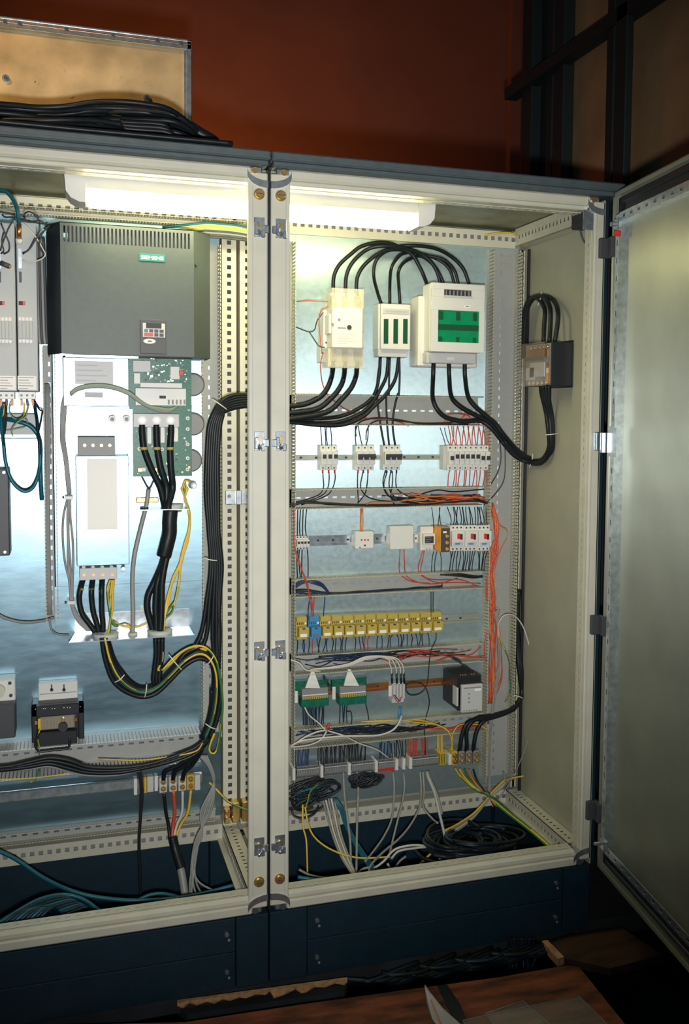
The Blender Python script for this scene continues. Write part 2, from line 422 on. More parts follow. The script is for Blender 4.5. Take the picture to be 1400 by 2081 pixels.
# mounting plates
a = at(590, 480, YR).x
B('galv').box(.045, .958, YR, YR+.003, .27, 2.135, 0).build('mounting_plate', right_cab)
B('galv_left').box(-.97, at(447,1000,YL).x, YL+.001, YL+.004, .285, 2.12, 0).build('mounting_plate', left_cab)
# rubber seal in the slot between the cabinets
tag(B('black').box(-.0035, .0035, .001, .05, .215, 2.2).build('rubber_seal'), 'black rubber seal running down the slot between the two cabinets', 'seal')
# slotted screws + latch clamps on the front uprights
for (ux, root) in ((-.027, left_cab), (.030, right_cab)):
    for (zz) in (at(546, 396, 0).z, at(546, 1789, 0).z):
        mb = B('brass'); mb.cyl((ux, -.004, zz), (ux, .001, zz), .014, 20, .015); mb.cyl((ux, -.010, zz), (ux, -.003, zz), .0095, 16, .0125)
        mb.m('ink').box(ux-.0075, ux+.0075, -.0108, -.0095, zz-.001, zz+.001); mb.build('slotted_screw', root)
    for yy in (464, 897, 1322, 1718):
        zz = at(546, yy, 0).z; s = 1 if ux > 0 else -1
        mb = B('zinc'); mb.box(ux-.014, ux+.014, -.004, .0, zz-.024, zz+.026, .001)
        mb.box(ux-.014, ux-.004, -.013, -.004, zz-.020, zz+.012, .002); mb.box(ux+.004, ux+.015, -.010, -.004, zz-.026, zz-.006, .002)
        mb.box(ux-s*.024, ux-s*.012, -.010, .0, zz-.014, zz+.006, .002)
        mb.cyl((ux-.002, -.018, zz-.018), (ux-.002, -.004, zz-.010), .005, 10)
        mb.m('brass').cyl((ux, -.010, zz+.006), (ux, -.003, zz+.006), .006, 12)
        mb.build('lock_clamp', root)
# connector joining the rear uprights
mb = B('zinc'); z = at(485, 1011, YL-.01).z
mb.box(-.042, -.008, YL-.006, YL, z-.022, z+.022, .002).box(.006, .04, YL-.006, YL, z-.022, z+.022, .002).box(-.010, .008, YL-.014, YL, z-.022, z+.022, .002)
mb.m('midgrey').cyl((-.03, YL-.009, z+.004), (-.03, YL-.004, z+.004), .006, 12).cyl((.028, YL-.009, z+.004), (.028, YL-.004, z+.004), .006, 12)
tag(mb.build('joining_bracket'), 'pale metal bracket bolted across the two rear uprights at mid height', 'bracket')
mb = B('brass'); z = at(485, 1648, YL-.02).z
mb.box(-.05, -.032, YL-.03, YL-.0005, z-.035, z+.015, .002).box(-.028, -.004, YL-.04, YL-.0005, z-.03, z+.035, .003).box(.004, .022, YL-.04, YL-.0005, z-.03, z+.035, .003).box(.02, .045, YL-.03, YL-.0005, z-.035, z+.015, .002)
for q in (-.041, .032): mb.cyl((q, YL-.042, z-.018), (q, YL-.028, z-.018), .008, 10)
mb.m('copper').cyl((-.041, YL-.038, z+.002), (-.041, YL-.028, z+.002), .007, 10)
tag(mb.build('earth_clamp'), 'yellow zinc earthing clamp with bright bolts low on the rear uprights', 'clamp')
# ------------------------------------------------------------------ door of the right cabinet
hinge = Vector((1.016, -.035, 0)); ds = Vector((-.128, -.9918, 0)).normalized(); dn = Vector((-ds.y, ds.x, 0)); dn = -dn if dn.x > 0 else dn   # dn points to -X (inside face)
def dbox(mb, s0, s1, t0, t1, z0, z1, c=0.):
    o = hinge+ds*(s0+s1)/2+dn*(t0+t1)/2+Vector((0,0,(z0+z1)/2)); mb.obox(o, (ds*abs(s1-s0)/2, dn*abs(t1-t0)/2, Vector((0,0,(z1-z0)/2))), c); return mb
door = B('door_in'); dbox(door, 0, .96, -.002, 0, .205, 2.205)
dbox(door, 0, .003, 0, .022, .205, 2.205); dbox(door, 0, .014, .019, .022, .205, 2.205)
dbox(door, 0, .96, 0, .022, .205, .208); dbox(door, 0, .96, 0, .022, 2.202, 2.205)
dbox(door, 0, .96, .019, .022, .205, .219); dbox(door, 0, .96, .019, .022, 2.191, 2.205)
door = door.build('door', right_cab)
g = B('black'); dbox(g, .018, .036, 0, .012, .222, 2.188, .003); dbox(g, .018, .95, 0, .012, .222, .240, .003); dbox(g, .018, .95, 0, .012, 2.170, 2.188, .003)
dbox(g, .018, .95, 0, .003, .240, .268); dbox(g, .018, .95, 0, .003, 2.145, 2.17)
g.build('door_gasket', door)
g = B('zinc')
for s0 in (.040,):
    g.strip(hinge+ds*s0+Vector((0,0,.275))+dn*.026, (0,0,1), ds, dn, 1.86, .026, .002, .03, .05, 37, .016, .006)
    dbox(g, s0, s0+.002, 0, .026, .275, 2.135); dbox(g, s0+.024, s0+.026, 0, .026, .275, 2.135)
for zz in (2.112,):
    g.strip(hinge+ds*.066+Vector((0,0,zz))+dn*.026, ds, (0,0,1), dn, .88, .026, .002, .03, .05, 17, .016, .008)
    dbox(g, .066, .95, 0, .026, zz, zz+.002)
g.strip(hinge+ds*.066+Vector((0,0,.275))+dn*.026, ds, (0,0,1), dn, .88, .026, .002, .03, .05, 17, .016, .008)
g.build('tubular_door_frame', door)
g = B('zinc'); dbox(g, .055, .085, .026, .04, 2.09, 2.12, .002); dbox(g, .060, .075, .04, .055, 2.098, 2.11, .002); g.m('red'); dbox(g, .066, .082, .028, .046, 2.070, 2.086, .003)
g.build('corner_fastener', door)
g = B('zinc'); dbox(g, .058, .09, .026, .04, .29, .32, .002); dbox(g, .060, .07, .03, .06, .30, .31, .002); g.build('corner_fastener', door)
for yy, k in ((505, 'darkgrey'), (1275, 'darkgrey'), (1664, 'darkgrey')):
    zz = at_x(1238, yy, 1.0).z; h = B(k); dbox(h, -.012, .016, .004, .03, zz-.030, zz+.030, .003); h.box(.966, 1.004, -.016, -.002, zz-.03, zz+.028, .002)
    h.m('zinc'); h.cyl((1.003, -.03, zz-.036), (1.003, -.03, zz+.036), .006, 10)
    h.build('hinge', door)
zz = at_x(1232, 895, 1.0).z; h = B('zinc'); h.box(.962, .978, -.02, .0, zz-.03, zz+.024, .002); dbox(h, .0, .012, .022, .045, zz-.036, zz+.024, .002)
dbox(h, .02, .085, .028, .030, zz-.045, zz+.04, .0); h.build('latch', door)
# ================================================================== CABLE DUCTS
def hduct(fn, xa, xb, ytop, ybot, Y, label, ya2=None, yb2=None, depth=.06, fkey='finger', fl=True, group='horizontal cable ducts', pitch=.0085, holes=True):
    """duct running in X: two walls of cream fingers toward the viewer and a slotted grey floor"""
    A0 = fn(xa, ytop, Y-depth); A1 = fn(xb, ya2 if ya2 is not None else ytop, Y-depth)
    B0 = fn(xa, ybot, Y-depth); B1 = fn(xb, yb2 if yb2 is not None else ybot, Y-depth)
    z1 = (A0.z+A1.z)/2; z0 = (B0.z+B1.z)/2; xa, xb = A0.x, A1.x
    t = thing('cable_duct', ((xa+xb)/2, Y, z0), label, 'cable duct', group)
    mb = B('duct')
    if holes: mb.strip((xa, Y-.0025, z0), (1,0,0), (0,0,1), (0,1,0), xb-xa, z1-z0, .002, .03, .03, int((xb-xa)/.03), .015, .006)
    else: mb.box(xa, xb, Y-.003, Y-.0005, z0, z1)
    mb.build('duct_floor', t)
    for zz in (z0, z1):
        mb = B(fkey); n = int((xb-xa)/pitch)
        mb.box(xa, xb, Y-.016, Y-.0005, zz-.0008, zz+.0008)
        for i in range(n):
            x = xa+(i+.5)*pitch; mb.box(x-pitch*(.36 if fkey == 'white' else .30), x+pitch*(.36 if fkey == 'white' else .30), Y-depth+.004, Y-.016, zz-.0008, zz+.0008)
            mb.box(x-pitch*.40, x+pitch*.40, Y-depth, Y-depth+.005, zz-.0013, zz+.0013)
        mb.build('slotted_wall', t, kind='stuff')
    return t
def vduct(x0, x1, z0, z1, Y, label, depth=.06, pitch=.0115, group='vertical cable ducts', walls=(1, 1), floor='duct', cover=None):
    t = thing('cable_duct', ((x0+x1)/2, Y, z0), label, 'cable duct', group)
    B(floor).strip((x0, Y-.0025, z0), (0,0,1), (1,0,0), (0,1,0), z1-z0, x1-x0, .002, .03, .03, int((z1-z0)/.03), .012, .005).build('duct_floor', t)
    for k, xx in enumerate((x0, x1)):
        if not walls[k]: continue
        mb = B('finger'); n = int((z1-z0)/pitch)
        mb.box(xx-.0008, xx+.0008, Y-.016, Y-.0005, z0, z1)
        for i in range(n):
            z = z0+(i+.5)*pitch; mb.box(xx-.0008, xx+.0008, Y-depth+.004, Y-.016, z-pitch*.30, z+pitch*.30)
            mb.box(xx-.0013, xx+.0013, Y-depth, Y-depth+.005, z-pitch*.40, z+pitch*.40)
        mb.build('slotted_wall', t, kind='stuff')
    return t
xR = K2(1180, 300, YR-.06).x
hduct(px, 596, 985, 802, 862, YR, 'open grey cable duct under the contactor and the fuse switches', 808, 866)
hduct(px, 596, 985, 994, 1031, YR, 'open grey cable duct just below the row of white breakers', 992, 1030)
hduct(px, 596, 985, 1176, 1212, YR, 'open grey cable duct between the motor switches and the yellow relays', 1164, 1197)
hduct(px, 596, 985, 1333, 1372, YR, 'open grey cable duct directly under the row of yellow relays', 1310, 1345)
hduct(px, 596, 985, 1484, 1518, YR, 'open grey cable duct above the long terminal strip', 1450, 1490)
xl = K2(1172, 300, YR-.06).x
vduct(xl, .944, .30, 2.115, YR, 'tall slotted cable duct down the right edge of the right cabinet plate')
xw = at(590, 1000, YR).x
vduct(.155, at(600, 1000, YR-.06).x, .30, 2.10, YR, 'tall slotted duct beside the seam, left edge of the right plate', walls=(0, 1))
# DIN rails
def rail(fn, xa, xb, y0, y1, Y, label, key='galv_dull', y0b=None, y1b=None, holes=True, solid=False):
    a = fn(xa, y0, Y-.008); b = fn(xb, y0 if y0b is None else y0b, Y-.008); c = fn(xa, y1, Y-.008); d = fn(xb, y1 if y1b is None else y1b, Y-.008)
    z1 = (a.z+b.z)/2; z0 = (c.z+d.z)/2; x0, x1 = a.x, b.x
    mb = B(key); h = z1-z0
    if solid: mb.box(x0, x1, Y-.012, Y-.0002, z0, z1, .004); return tag(mb.build('mounting_rail'), label, 'mounting rail')
    mb.box(x0, x1, Y-.0015, Y-.0002, z0+h*.22, z1-h*.22); mb.box(x0, x1, Y-.008, Y-.0015, z0+h*.20, z0+h*.24); mb.box(x0, x1, Y-.008, Y-.0015, z1-h*.24, z1-h*.20)
    mb.box(x0, x1, Y-.009, Y-.008, z0, z0+h*.24); mb.box(x0, x1, Y-.009, Y-.008, z1-h*.24, z1)
    if holes:
        mb.m('ink')
        for i in range(int((x1-x0)/.05)): mb.box(x0+.02+i*.05, x0+.028+i*.05, Y-.0022, Y-.0015, (z0+z1)/2-.003, (z0+z1)/2+.003)
    return tag(mb.build('mounting_rail'), label, 'mounting rail')
rail(K2, 48, 905, 404, 434, YR, 'thin metal mounting rail carrying the white breakers')
rail(K3, 60, 930, 245, 300, YR, 'bright mounting rail behind the white junction box and the yellow relay unit', 'zinc', 232, 290)
rail(K4, 60, 1105, 232, 285, YR, 'dull mounting rail behind the yellow relays', 'galv_dull', 196, 243)
rail(K4, 240, 1000, 590, 640, YR, 'copper coloured mounting rail behind the green interface modules', 'copper', 556, 596)
rail(px, 592, 990, 1558, 1580, YR, 'mounting rail behind the long terminal strip', 'zinc', 1526, 1546)
# ================================================================== UPPER DEVICES
def label_lines(mb, x0, x1, z0, z1, Y, n=4, key='midgrey'):
    mb.m(key); h = (z1-z0)/(n*2)
    for i in range(n):
        a = x0+(x1-x0)*.05; b = x0+(x1-x0)*(.55+.4*((i*37) % 10)/10)
        mb.box(a, b, Y-.0006, Y, z0+h*(2*i+.6), z0+h*(2*i+1.1))
# contactor
Yf = YR-.15
t = thing('contactor', at(706, 745, YR), 'cream three-pole contactor with clear terminal covers, top left of the right cabinet', 'contactor')
X0, X1, Z0, Z1 = rect(K1, 268, 462, 444, 695, Yf)
mb = B('white'); mb.box(X0, X1, Yf, YR-.001, Z0, Z1, .004)
mb.box(X1-.01, X1+.008, Yf+.03, YR-.04, Z0+.05, Z1-.05, .002); mb.box(X0-.006, X0+.01, Yf+.02, YR-.02, Z0+.045, Z1-.02, .002)
mb.box(X0+.004, X1-.004, Yf+.05, YR-.002, Z0-.055, Z1+.05, .003)
mb.build('housing', t)
c = K1(363, 575, Yf); mb = B('ink'); mb.cyl((c.x, Yf-.003, c.z), (c.x, Yf, c.z), .0072, 16); mb.build('knob_shaft', t)
mb = B('midgrey')
for (a, b) in ((305, 531), (268, 558), (452, 597)):
    c = K1(a, b, Yf); mb.cyl((c.x, Yf-.002 if a != 452 else Yf+.028, c.z), (c.x, Yf+.001 if a != 452 else Yf+.03, c.z), .0045, 12)
label_lines(mb, X0+.012, X1-.02, Z0+.012, Z0+.05, Yf, 5, 'grey'); mb.m('midgrey').box(X0+.016, X0+.042, Yf-.0006, Yf, Z0+.060, Z0+.064)
mb.build('printed_panel', t, kind='stuff')
for (y0, y1, nm) in ((395, 462, 0), (697, 770, 1)):
    for k in range(3):
        xa = 273+k*66; q0, q1, r0, r1 = rect(K1, xa-14, y0, xa+20, y1, Yf+.04)
        mb = B('brass'); mb.box(q0, q1, Yf+.045, Yf+.06, r0, r1, .002); mb.m('zinc').cyl(((q0+q1)/2, Yf+.035, (r0+r1)/2), ((q0+q1)/2, Yf+.046, (r0+r1)/2), .008, 12)
        mb.build('terminal', t)
for (x0, y0, x1, y1) in ((262, 354, 444, 466), (240, 695, 442, 806)):
    q0, q1, r0, r1 = rect(K1, x0, y0, x1, y1, Yf+.02)
    mb = B('clear'); mb.box(q0, q1, Yf+.018, Yf+.020, r0, r1).box(q0, q0+.002, Yf+.02, Yf+.09, r0, r1).box(q1-.002, q1, Yf+.02, Yf+.09, r0, r1)
    mb.build('terminal_cover', t)
q0, q1, r0, r1 = rect(K1, 213, 478, 262, 775, YR-.07)
mb = B('white'); mb.box(q0, q1, YR-.075, YR-.002, r0+.04, r1, .003); mb.box(q0-.004, q1-.003, YR-.055, YR-.002, r0, r0+.06, .002)
mb.m('ink')
for (a, b) in ((232, 512), (232, 662), (212, 722)):
    c = K1(a, b, YR-.076); mb.cyl((c.x, YR-.0775, c.z), (c.x, YR-.074, c.z), .0028, 8)
mb.build('auxiliary_block', t)
# small fuse switch
Yf = YR-.085
t = thing('fuse_switch', at(800, 725, YR), 'small cream fuse switch with three narrow green windows', 'fuse switch')
X0, X1, Z0, Z1 = rect(K1, 545, 440, 714, 703, Yf)
mb = B('white'); mb.box(X0-.004, X1, Yf+.018, YR-.001, Z0-.004, Z1, .003); mb.box(X0, X1-.001, Yf, Yf+.02, Z0, Z1-.001, .003)
q0, q1, r0, r1 = rect(K1, 520, 690, 700, 745, Yf+.02); mb.m('grey').box(X0-.006, X1-.006, Yf+.012, YR-.02, r0, r1-.004, .002); mb.build('housing', t)
for xa in (572, 627, 682):
    q0, q1, r0, r1 = rect(K1, xa-13, 527, xa+13, 668, Yf); B('dgreen').box(q0, q1, Yf-.0015, Yf+.001, r0, r1, .0007).build('window', t)
q0, q1, r0, r1 = rect(K1, 552, 470, 702, 499, Yf); mb = B('grey'); mb.box(q0, q1, Yf-.003, Yf, r0, r1, .001); mb.m('modgrey').box(q0+.008, q1-.008, Yf-.0036, Yf-.0028, (r0+r1)/2-.003, (r0+r1)/2+.002); mb.build('label_strip', t)
# large fuse switch disconnector
Yf = YR-.16
t = thing('fuse_switch', at(925, 735, YR), 'large white fuse switch with a wide green window and recessed top grip', 'fuse switch')
X0, X1, Z0, Z1 = rect(K1, 830, 326, 1133, 716, Yf)
mb = B('white')
gx0, gx1, gz0, gz1 = rect(K1, 903, 362, 1062, 402, Yf)
wx0, wx1, wz0, wz1 = rect(K1, 868, 480, 1103, 661, Yf)
mb.box(X0, X1, Yf+.012, YR-.075, Z0, Z1, .004)
mb.box(X0, X1, Yf, Yf+.012, gz1, Z1, .0015); mb.box(X0, gx0, Yf, Yf+.012, gz0, gz1); mb.box(gx1, X1, Yf, Yf+.012, gz0, gz1)
mb.box(X0, X1, Yf, Yf+.012, wz1, gz0, .001); mb.box(X0, wx0, Yf, Yf+.012, wz0, wz1); mb.box(wx1, X1, Yf, Yf+.012, wz0, wz1); mb.box(X0, X1, Yf, Yf+.012, Z0, wz0, .001)
mb.build('lid', t)
mb = B('white'); mb.box(X0-.018, X1+.006, YR-.09, YR-.001, Z0-.045, Z1-.035, .004)
mb.m('grey').box(X0-.004, X1-.014, Yf+.03, YR-.09, Z0-.035, Z0-.001, .003); mb.box(X0-.006, X0+.004, Yf+.022, Yf+.05, Z0-.036, Z0-.008, .001)
mb.m('white').box(X0+.065, X0+.09, Yf+.0285, Yf+.0305, Z0-.024, Z0-.015)
mb.build('base', t)
mb = B('ink'); mb.box(gx0, gx1, Yf+.0105, Yf+.0118, gz0, gz1); mb.m('midgrey')
for i in range(7): x = gx0+(gx1-gx0)*(i+.7)/7.4; mb.box(x-.002, x+.0015, Yf+.003, Yf+.011, gz0+.004, gz1-.002)
mb.m('grey').box(gx0-.002, gx1+.002, Yf-.001, Yf+.006, gz0-.004, gz0+.004, .001); mb.build('grip_recess', t)
mb = B('green_win'); mb.box(wx0, wx1, Yf+.004, Yf+.008, wz0, wz1)
mb.m('dgreen')
for k in range(3):
    x = wx0+(wx1-wx0)*(.06+.41*k); mb.box(x-.005, x+.010, Yf+.0025, Yf+.004, wz1-.030, wz1-.004, .0007); mb.box(x-.004, x+.008, Yf+.0025, Yf+.004, wz0+.002, wz0+.017, .0007)
mb.box(wx0+.001, wx1-.001, Yf+.0028, Yf+.0038, wz0+(wz1-wz0)*.38, wz0+(wz1-wz0)*.56)
mb.build('viewing_window', t)
c = K1(1038, 456, Yf); mb = B('paper'); mb.box(c.x-.012, c.x+.008, Yf-.0008, Yf, c.z-.005, c.z+.004); mb.m('ink').box(c.x-.008, c.x+.003, Yf-.0012, Yf-.0007, c.z-.001, c.z+.001); mb.build('label_tag', t)
# ================================================================== BREAKERS
def breaker(fn, x0, y0, x1, y1, label, poles=1, toggle='up', group=None, bar=False, ty=None, cat='circuit breaker', name='circuit_breaker', Yf=None, top_screws=True):
    Yf = YR-.068 if Yf is None else Yf
    X0, X1, Z0, Z1 = rect(fn, x0, y0, x1, y1, Yf+.012); h = Z1-Z0
    t = thing(name, ((X0+X1)/2, YR, Z0), label, cat, group)
    mb = B('white'); mb.box(X0, X1, Yf+.018, YR-.009, Z0, Z1, .0012); mb.box(X0+.0005, X1-.0005, Yf, Yf+.02, Z0+h*.24, Z1-h*.24, .0012)
    mb.m('midgrey')
    p = (X1-X0)/poles
    for k in range(1, poles): mb.box(X0+k*p-.0004, X0+k*p+.0004, Yf-.0003, Yf+.001, Z0+h*.26, Z1-h*.26); mb.box(X0+k*p-.0004, X0+k*p+.0004, Yf+.0177, Yf+.019, Z0+.001, Z1-.001)
    mb.build('housing', t)
    for k in range(poles):
        xc = X0+(k+.5)*p
        mb = B('ink'); mb.cyl((xc, Yf+.0165, Z1-h*.10), (xc, Yf+.019, Z1-h*.10), .0026, 8); mb.cyl((xc, Yf+.0165, Z0+h*.09), (xc, Yf+.019, Z0+h*.09), .0026, 8)
        mb.build('terminal_screw', t, kind='stuff')
        zt = Z0+h*(.56 if toggle == 'up' else .50)
        if not bar: B('ink').box(xc-p*.30, xc+p*.30, Yf-.008, Yf, zt-h*.085, zt+h*.085, .001).build('toggle', t)
    if bar:
        zt = Z0+h*.53; mb = B('ink'); mb.box(X0+.002, X1-.001, Yf-.009, Yf-.003, zt, zt+h*.13, .001)
        for k in range(poles): xc = X0+(k+.5)*p; mb.box(xc-p*.36, xc+p*.36, Yf-.008, Yf, zt-h*.10, zt+.002, .001)
        mb.build('toggle_bar', t)
    return t
breaker(K2, 200, 350, 296, 492, 'white three-pole breaker with three separate black toggles, leftmost in the breaker row', 3)
breaker(K2, 402, 350, 506, 492, 'white three-pole breaker with one joined black toggle, second from the left', 3, bar=True)
breaker(K2, 560, 350, 656, 492, 'white three-pole breaker with one joined black toggle, nearest the middle of the plate', 3, bar=True)
ords = ['leftmost', 'second', 'third', 'fourth', 'fifth', 'sixth', 'seventh', 'rightmost']
for i in range(8):
    x0 = 925+i*29.4
    breaker(K2, x0, 350, x0+28.8, 492, 'narrow white single breaker, %s of the eight with red wires' % ords[i] if i in (0, 7) else 'narrow white single breaker, %s from the left of eight with red wires' % ords[i], 1, 'down' if i in (0, 6, 7) else 'up', 'single breakers with red wires')
q0, q1, r0, r1 = rect(K2, 893, 352, 914, 488, YR-.04); tag(B('grey').box(q0, q1, YR-.05, YR-.009, r0, r1, .002).build('end_block'), 'thin grey end block clipped left of the eight single breakers', 'terminal')
# ---- third row
breaker(K3, 62, 250, 134, 328, 'small white breaker with dark screws, far left of the third row', 4, name='small_breaker', Yf=YR-.05)
# white socket-like device
Yf = YR-.06
X0, X1, Z0, Z1 = rect(K3, 405, 226, 504, 324, Yf); t = thing('surge_protector', ((X0+X1)/2, YR, Z0), 'white square module with red dots, fed by orange wires from above', 'module')
B('white').box(X0-.004, X1, Yf, YR-.009, Z0, Z1, .003).build('housing', t)
for (a, b, k) in ((433, 272, 'red'), (452, 272, 'red'), (470, 272, 'red'), (452, 303, 'ink'), (424, 315, 'midgrey')):
    c = K3(a, b, Yf); B(k).cyl((c.x, Yf-.001, c.z), (c.x, Yf+.001, c.z), .0032, 8).build('dot', t)
Yf = YR-.055
X0, X1, Z0, Z1 = rect(K3, 597, 195, 730, 326, Yf); t = thing('junction_box', ((X0+X1)/2, YR, Z0), 'blank white square box in the middle of the third row', 'box')
B('white').box(X0, X1, Yf, YR-.009, Z0, Z1, .002).build('housing', t); B('grey').box(X0+.001, X1-.001, Yf+.012, Yf+.0135, Z0-.0006, Z1+.0006).build('lid_seam', t)
for (a, b) in ((578, 600), (732, 752)):
    q0, q1, r0, r1 = rect(K3, a, 240, b, 288, YR-.02); mb = B('white'); mb.box(q0, q1, YR-.024, YR-.009, r0, r1, .001); c = K3((a+b)/2, 263, YR-.024); mb.m('ink').cyl((c.x, YR-.025, c.z), (c.x, YR-.022, c.z), .003, 8); mb.build('mounting_lug', t)
Yf = YR-.065
X0, X1, Z0, Z1 = rect(K3, 778, 198, 845, 334, Yf+.015); t = thing('timer_module', ((X0+X1)/2, YR, Z0), 'white timer module with a dark window, left of the yellow relay unit', 'timer')
mb = B('white'); mb.box(X0-.004, X1, Yf+.02, YR-.009, Z0, Z1, .002); mb.box(X0, X1, Yf, Yf+.022, Z0+(Z1-Z0)*.27, Z1-(Z1-Z0)*.26, .002); mb.build('housing', t)
q0, q1, r0, r1 = rect(K3, 793, 252, 843, 291, Yf); mb = B('ink'); mb.box(q0, q1, Yf-.0012, Yf+.001, r0, r1); label_lines(mb, q0, q1, r0+.002, r1, Yf-.0012, 3, 'midgrey'); mb.build('display', t)
mb = B('midgrey')
for a in (803, 822): c = K3(a, 325, Yf+.019); mb.cyl((c.x, Yf+.0185, c.z), (c.x, Yf+.021, c.z), .0025, 8)
mb.build('terminal_screw', t, kind='stuff')
Yf = YR-.11
X0, X1, Z0, Z1 = rect(K3, 884, 204, 937, 343, Yf); t = thing('safety_relay', ((X0+X1)/2, YR, Z0), 'amber yellow relay unit with three round yellow knobs', 'relay')
B('amber').box(X0, X1, Yf+.002, YR-.009, Z0, Z1, .002).build('housing', t)
B('darkgrey').box(X0+.001, X1-.001, Yf, Yf+.003, Z0+.001, Z1-.001, .001).build('front_plate', t)
for b in (250, 287, 323):
    c = K3(917, b, Yf); mb = B('amber'); mb.cyl((c.x, Yf-.006, c.z), (c.x, Yf, c.z), .0052, 14); mb.m('ink').box(c.x-.0006, c.x+.0006, Yf-.0065, Yf-.0058, c.z-.004, c.z+.004); mb.build('knob', t)
c = K3(907, 228, Yf); mb = B('paper'); mb.box(c.x-.006, c.x+.006, Yf-.0008, Yf+.001, c.z-.003, c.z+.003); mb.build('label_tag', t)
for i in range(3):
    a = 940+i*75.5; b = a+75
    Yf = YR-.075
    X0, X1, Z0, Z1 = rect(K3, a, 190, b, 335, Yf+.012); h = Z1-Z0
    t = thing('motor_switch', ((X0+X1)/2, YR, Z0), ['white motor protection switch with red and black buttons, against the yellow relay unit', 'white motor protection switch with red and black buttons, middle of three', 'white motor protection switch with red and black buttons, rightmost in its row'][i], 'switch', 'motor protection switches')
    mb = B('white'); mb.box(X0, X1, Yf+.015, YR-.009, Z0, Z1, .0012); mb.box(X0+.0005, X1-.0005, Yf, Yf+.018, Z0+h*.19, Z1-h*.20, .0012); mb.build('housing', t)
    xc = X0+(X1-X0)*.52
    B('red').box(xc-.006, xc+.003, Yf-.008, Yf, Z0+h*.50, Z0+h*.70, .001).build('stop_button', t)
    B('ink').box(xc+.005, xc+.012, Yf-.005, Yf, Z0+h*.46, Z0+h*.68, .001).build('start_button', t)
    mb = B('blue'); mb.box(X0+(X1-X0)*.25, X0+(X1-X0)*.62, Yf-.001, Yf+.001, Z0+h*.27, Z0+h*.33); mb.m('grey').box(X0+(X1-X0)*.12, X0+(X1-X0)*.85, Yf-.0005, Yf+.001, Z0+h*.22, Z0+h*.37); mb.build('setting_dial', t)
    mb = B('ink')
    for k in range(3):
        for zz in (Z1-h*.09, Z0+h*.08): xk = X0+(X1-X0)*(.2+.3*k); mb.cyl((xk, Yf+.0135, zz), (xk, Yf+.016, zz), .0030, 8)
    mb.build('terminal_screw', t, kind='stuff')
# ================================================================== YELLOW RELAYS
Yf = YR-.075
fl = lambda x: 206+(868-50)*0
def ry(x, base0, base1): return base0+(base1-base0)*(x-60)/(840-60)     # the row climbs to the right in the picture
xs = [80, 150, 216, 280, 343, 406, 469, 532, 596, 658, 720, 783, 845]
z_top = K4(460, 240, Yf+.02).z; z_bot = K4(460, 314, Yf+.02).z
for i, xx in enumerate(xs):
    bl = i == 1
    q0, q1, r0, r1 = rect(K4, xx-2, ry(xx, 270, 233), xx+54, ry(xx, 326, 286), Yf)
    lab = {0: 'yellow plug-in relay, leftmost of the row, left of the blue one', 1: 'blue and silver plug-in relay, the only blue one in the yellow row', 12: 'yellow plug-in relay at the right end of the row'}.get(i) or 'yellow plug-in relay, %s to the right of the blue one' % ['first', 'second', 'third', 'fourth', 'fifth', 'sixth', 'seventh', 'eighth', 'ninth', 'tenth', 'eleventh'][i-2]
    t = thing('plug_in_relay', ((q0+q1)/2, YR, r0), lab, 'relay', None if bl else 'yellow relays in a row')
    u0, u1, s0, s1 = rect(K4, xx-18, ry(xx, 207, 178), xx+44, ry(xx, 334, 292), Yf+.025)
    mb = B('blue' if bl else 'yellow'); mb.box(u0, u1-.0006, Yf+.03, YR-.009, s0, s1, .001)
    mb.box(u0+.001, u1-.002, Yf+.020, Yf+.031, s1-.016, s1-.001, .001); mb.box(u0+.001, u1-.002, Yf+.018, Yf+.031, s0, s0+.010, .001); mb.build('socket', t)
    mb = B('blue' if bl else 'yellow'); mb.box(q0, q1, Yf, Yf+.03, r0, r1, .001); mb.build('relay_body', t) if not bl else mb.build('relay_body', t)
    h = r1-r0; w_ = q1-q0
    B('paper' if not bl else 'zinc').box(q0+w_*.12, q1-w_*.22, Yf-.0008, Yf+.001, r0+h*.08, r0+h*.38).build('label_tag', t)
    B('bluew').box(q0+w_*.35, q0+w_*.62, Yf-.001, Yf+.001, r1-h*.16, r1-h*.02).build('indicator', t)
    mb = B('ink')
    for k in range(4): xa = u0+(u1-u0)*(.1+.17*k); mb.box(xa, xa+.0022, Yf+.0275, Yf+.0305, s1-.026, s1-.019)
    mb.build('socket_opening', t, kind='stuff')
    B('paper').box(u0+(u1-u0)*.78, u1-.002, Yf+.026, Yf+.031, s1-.025, s1-.018).build('marker', t)
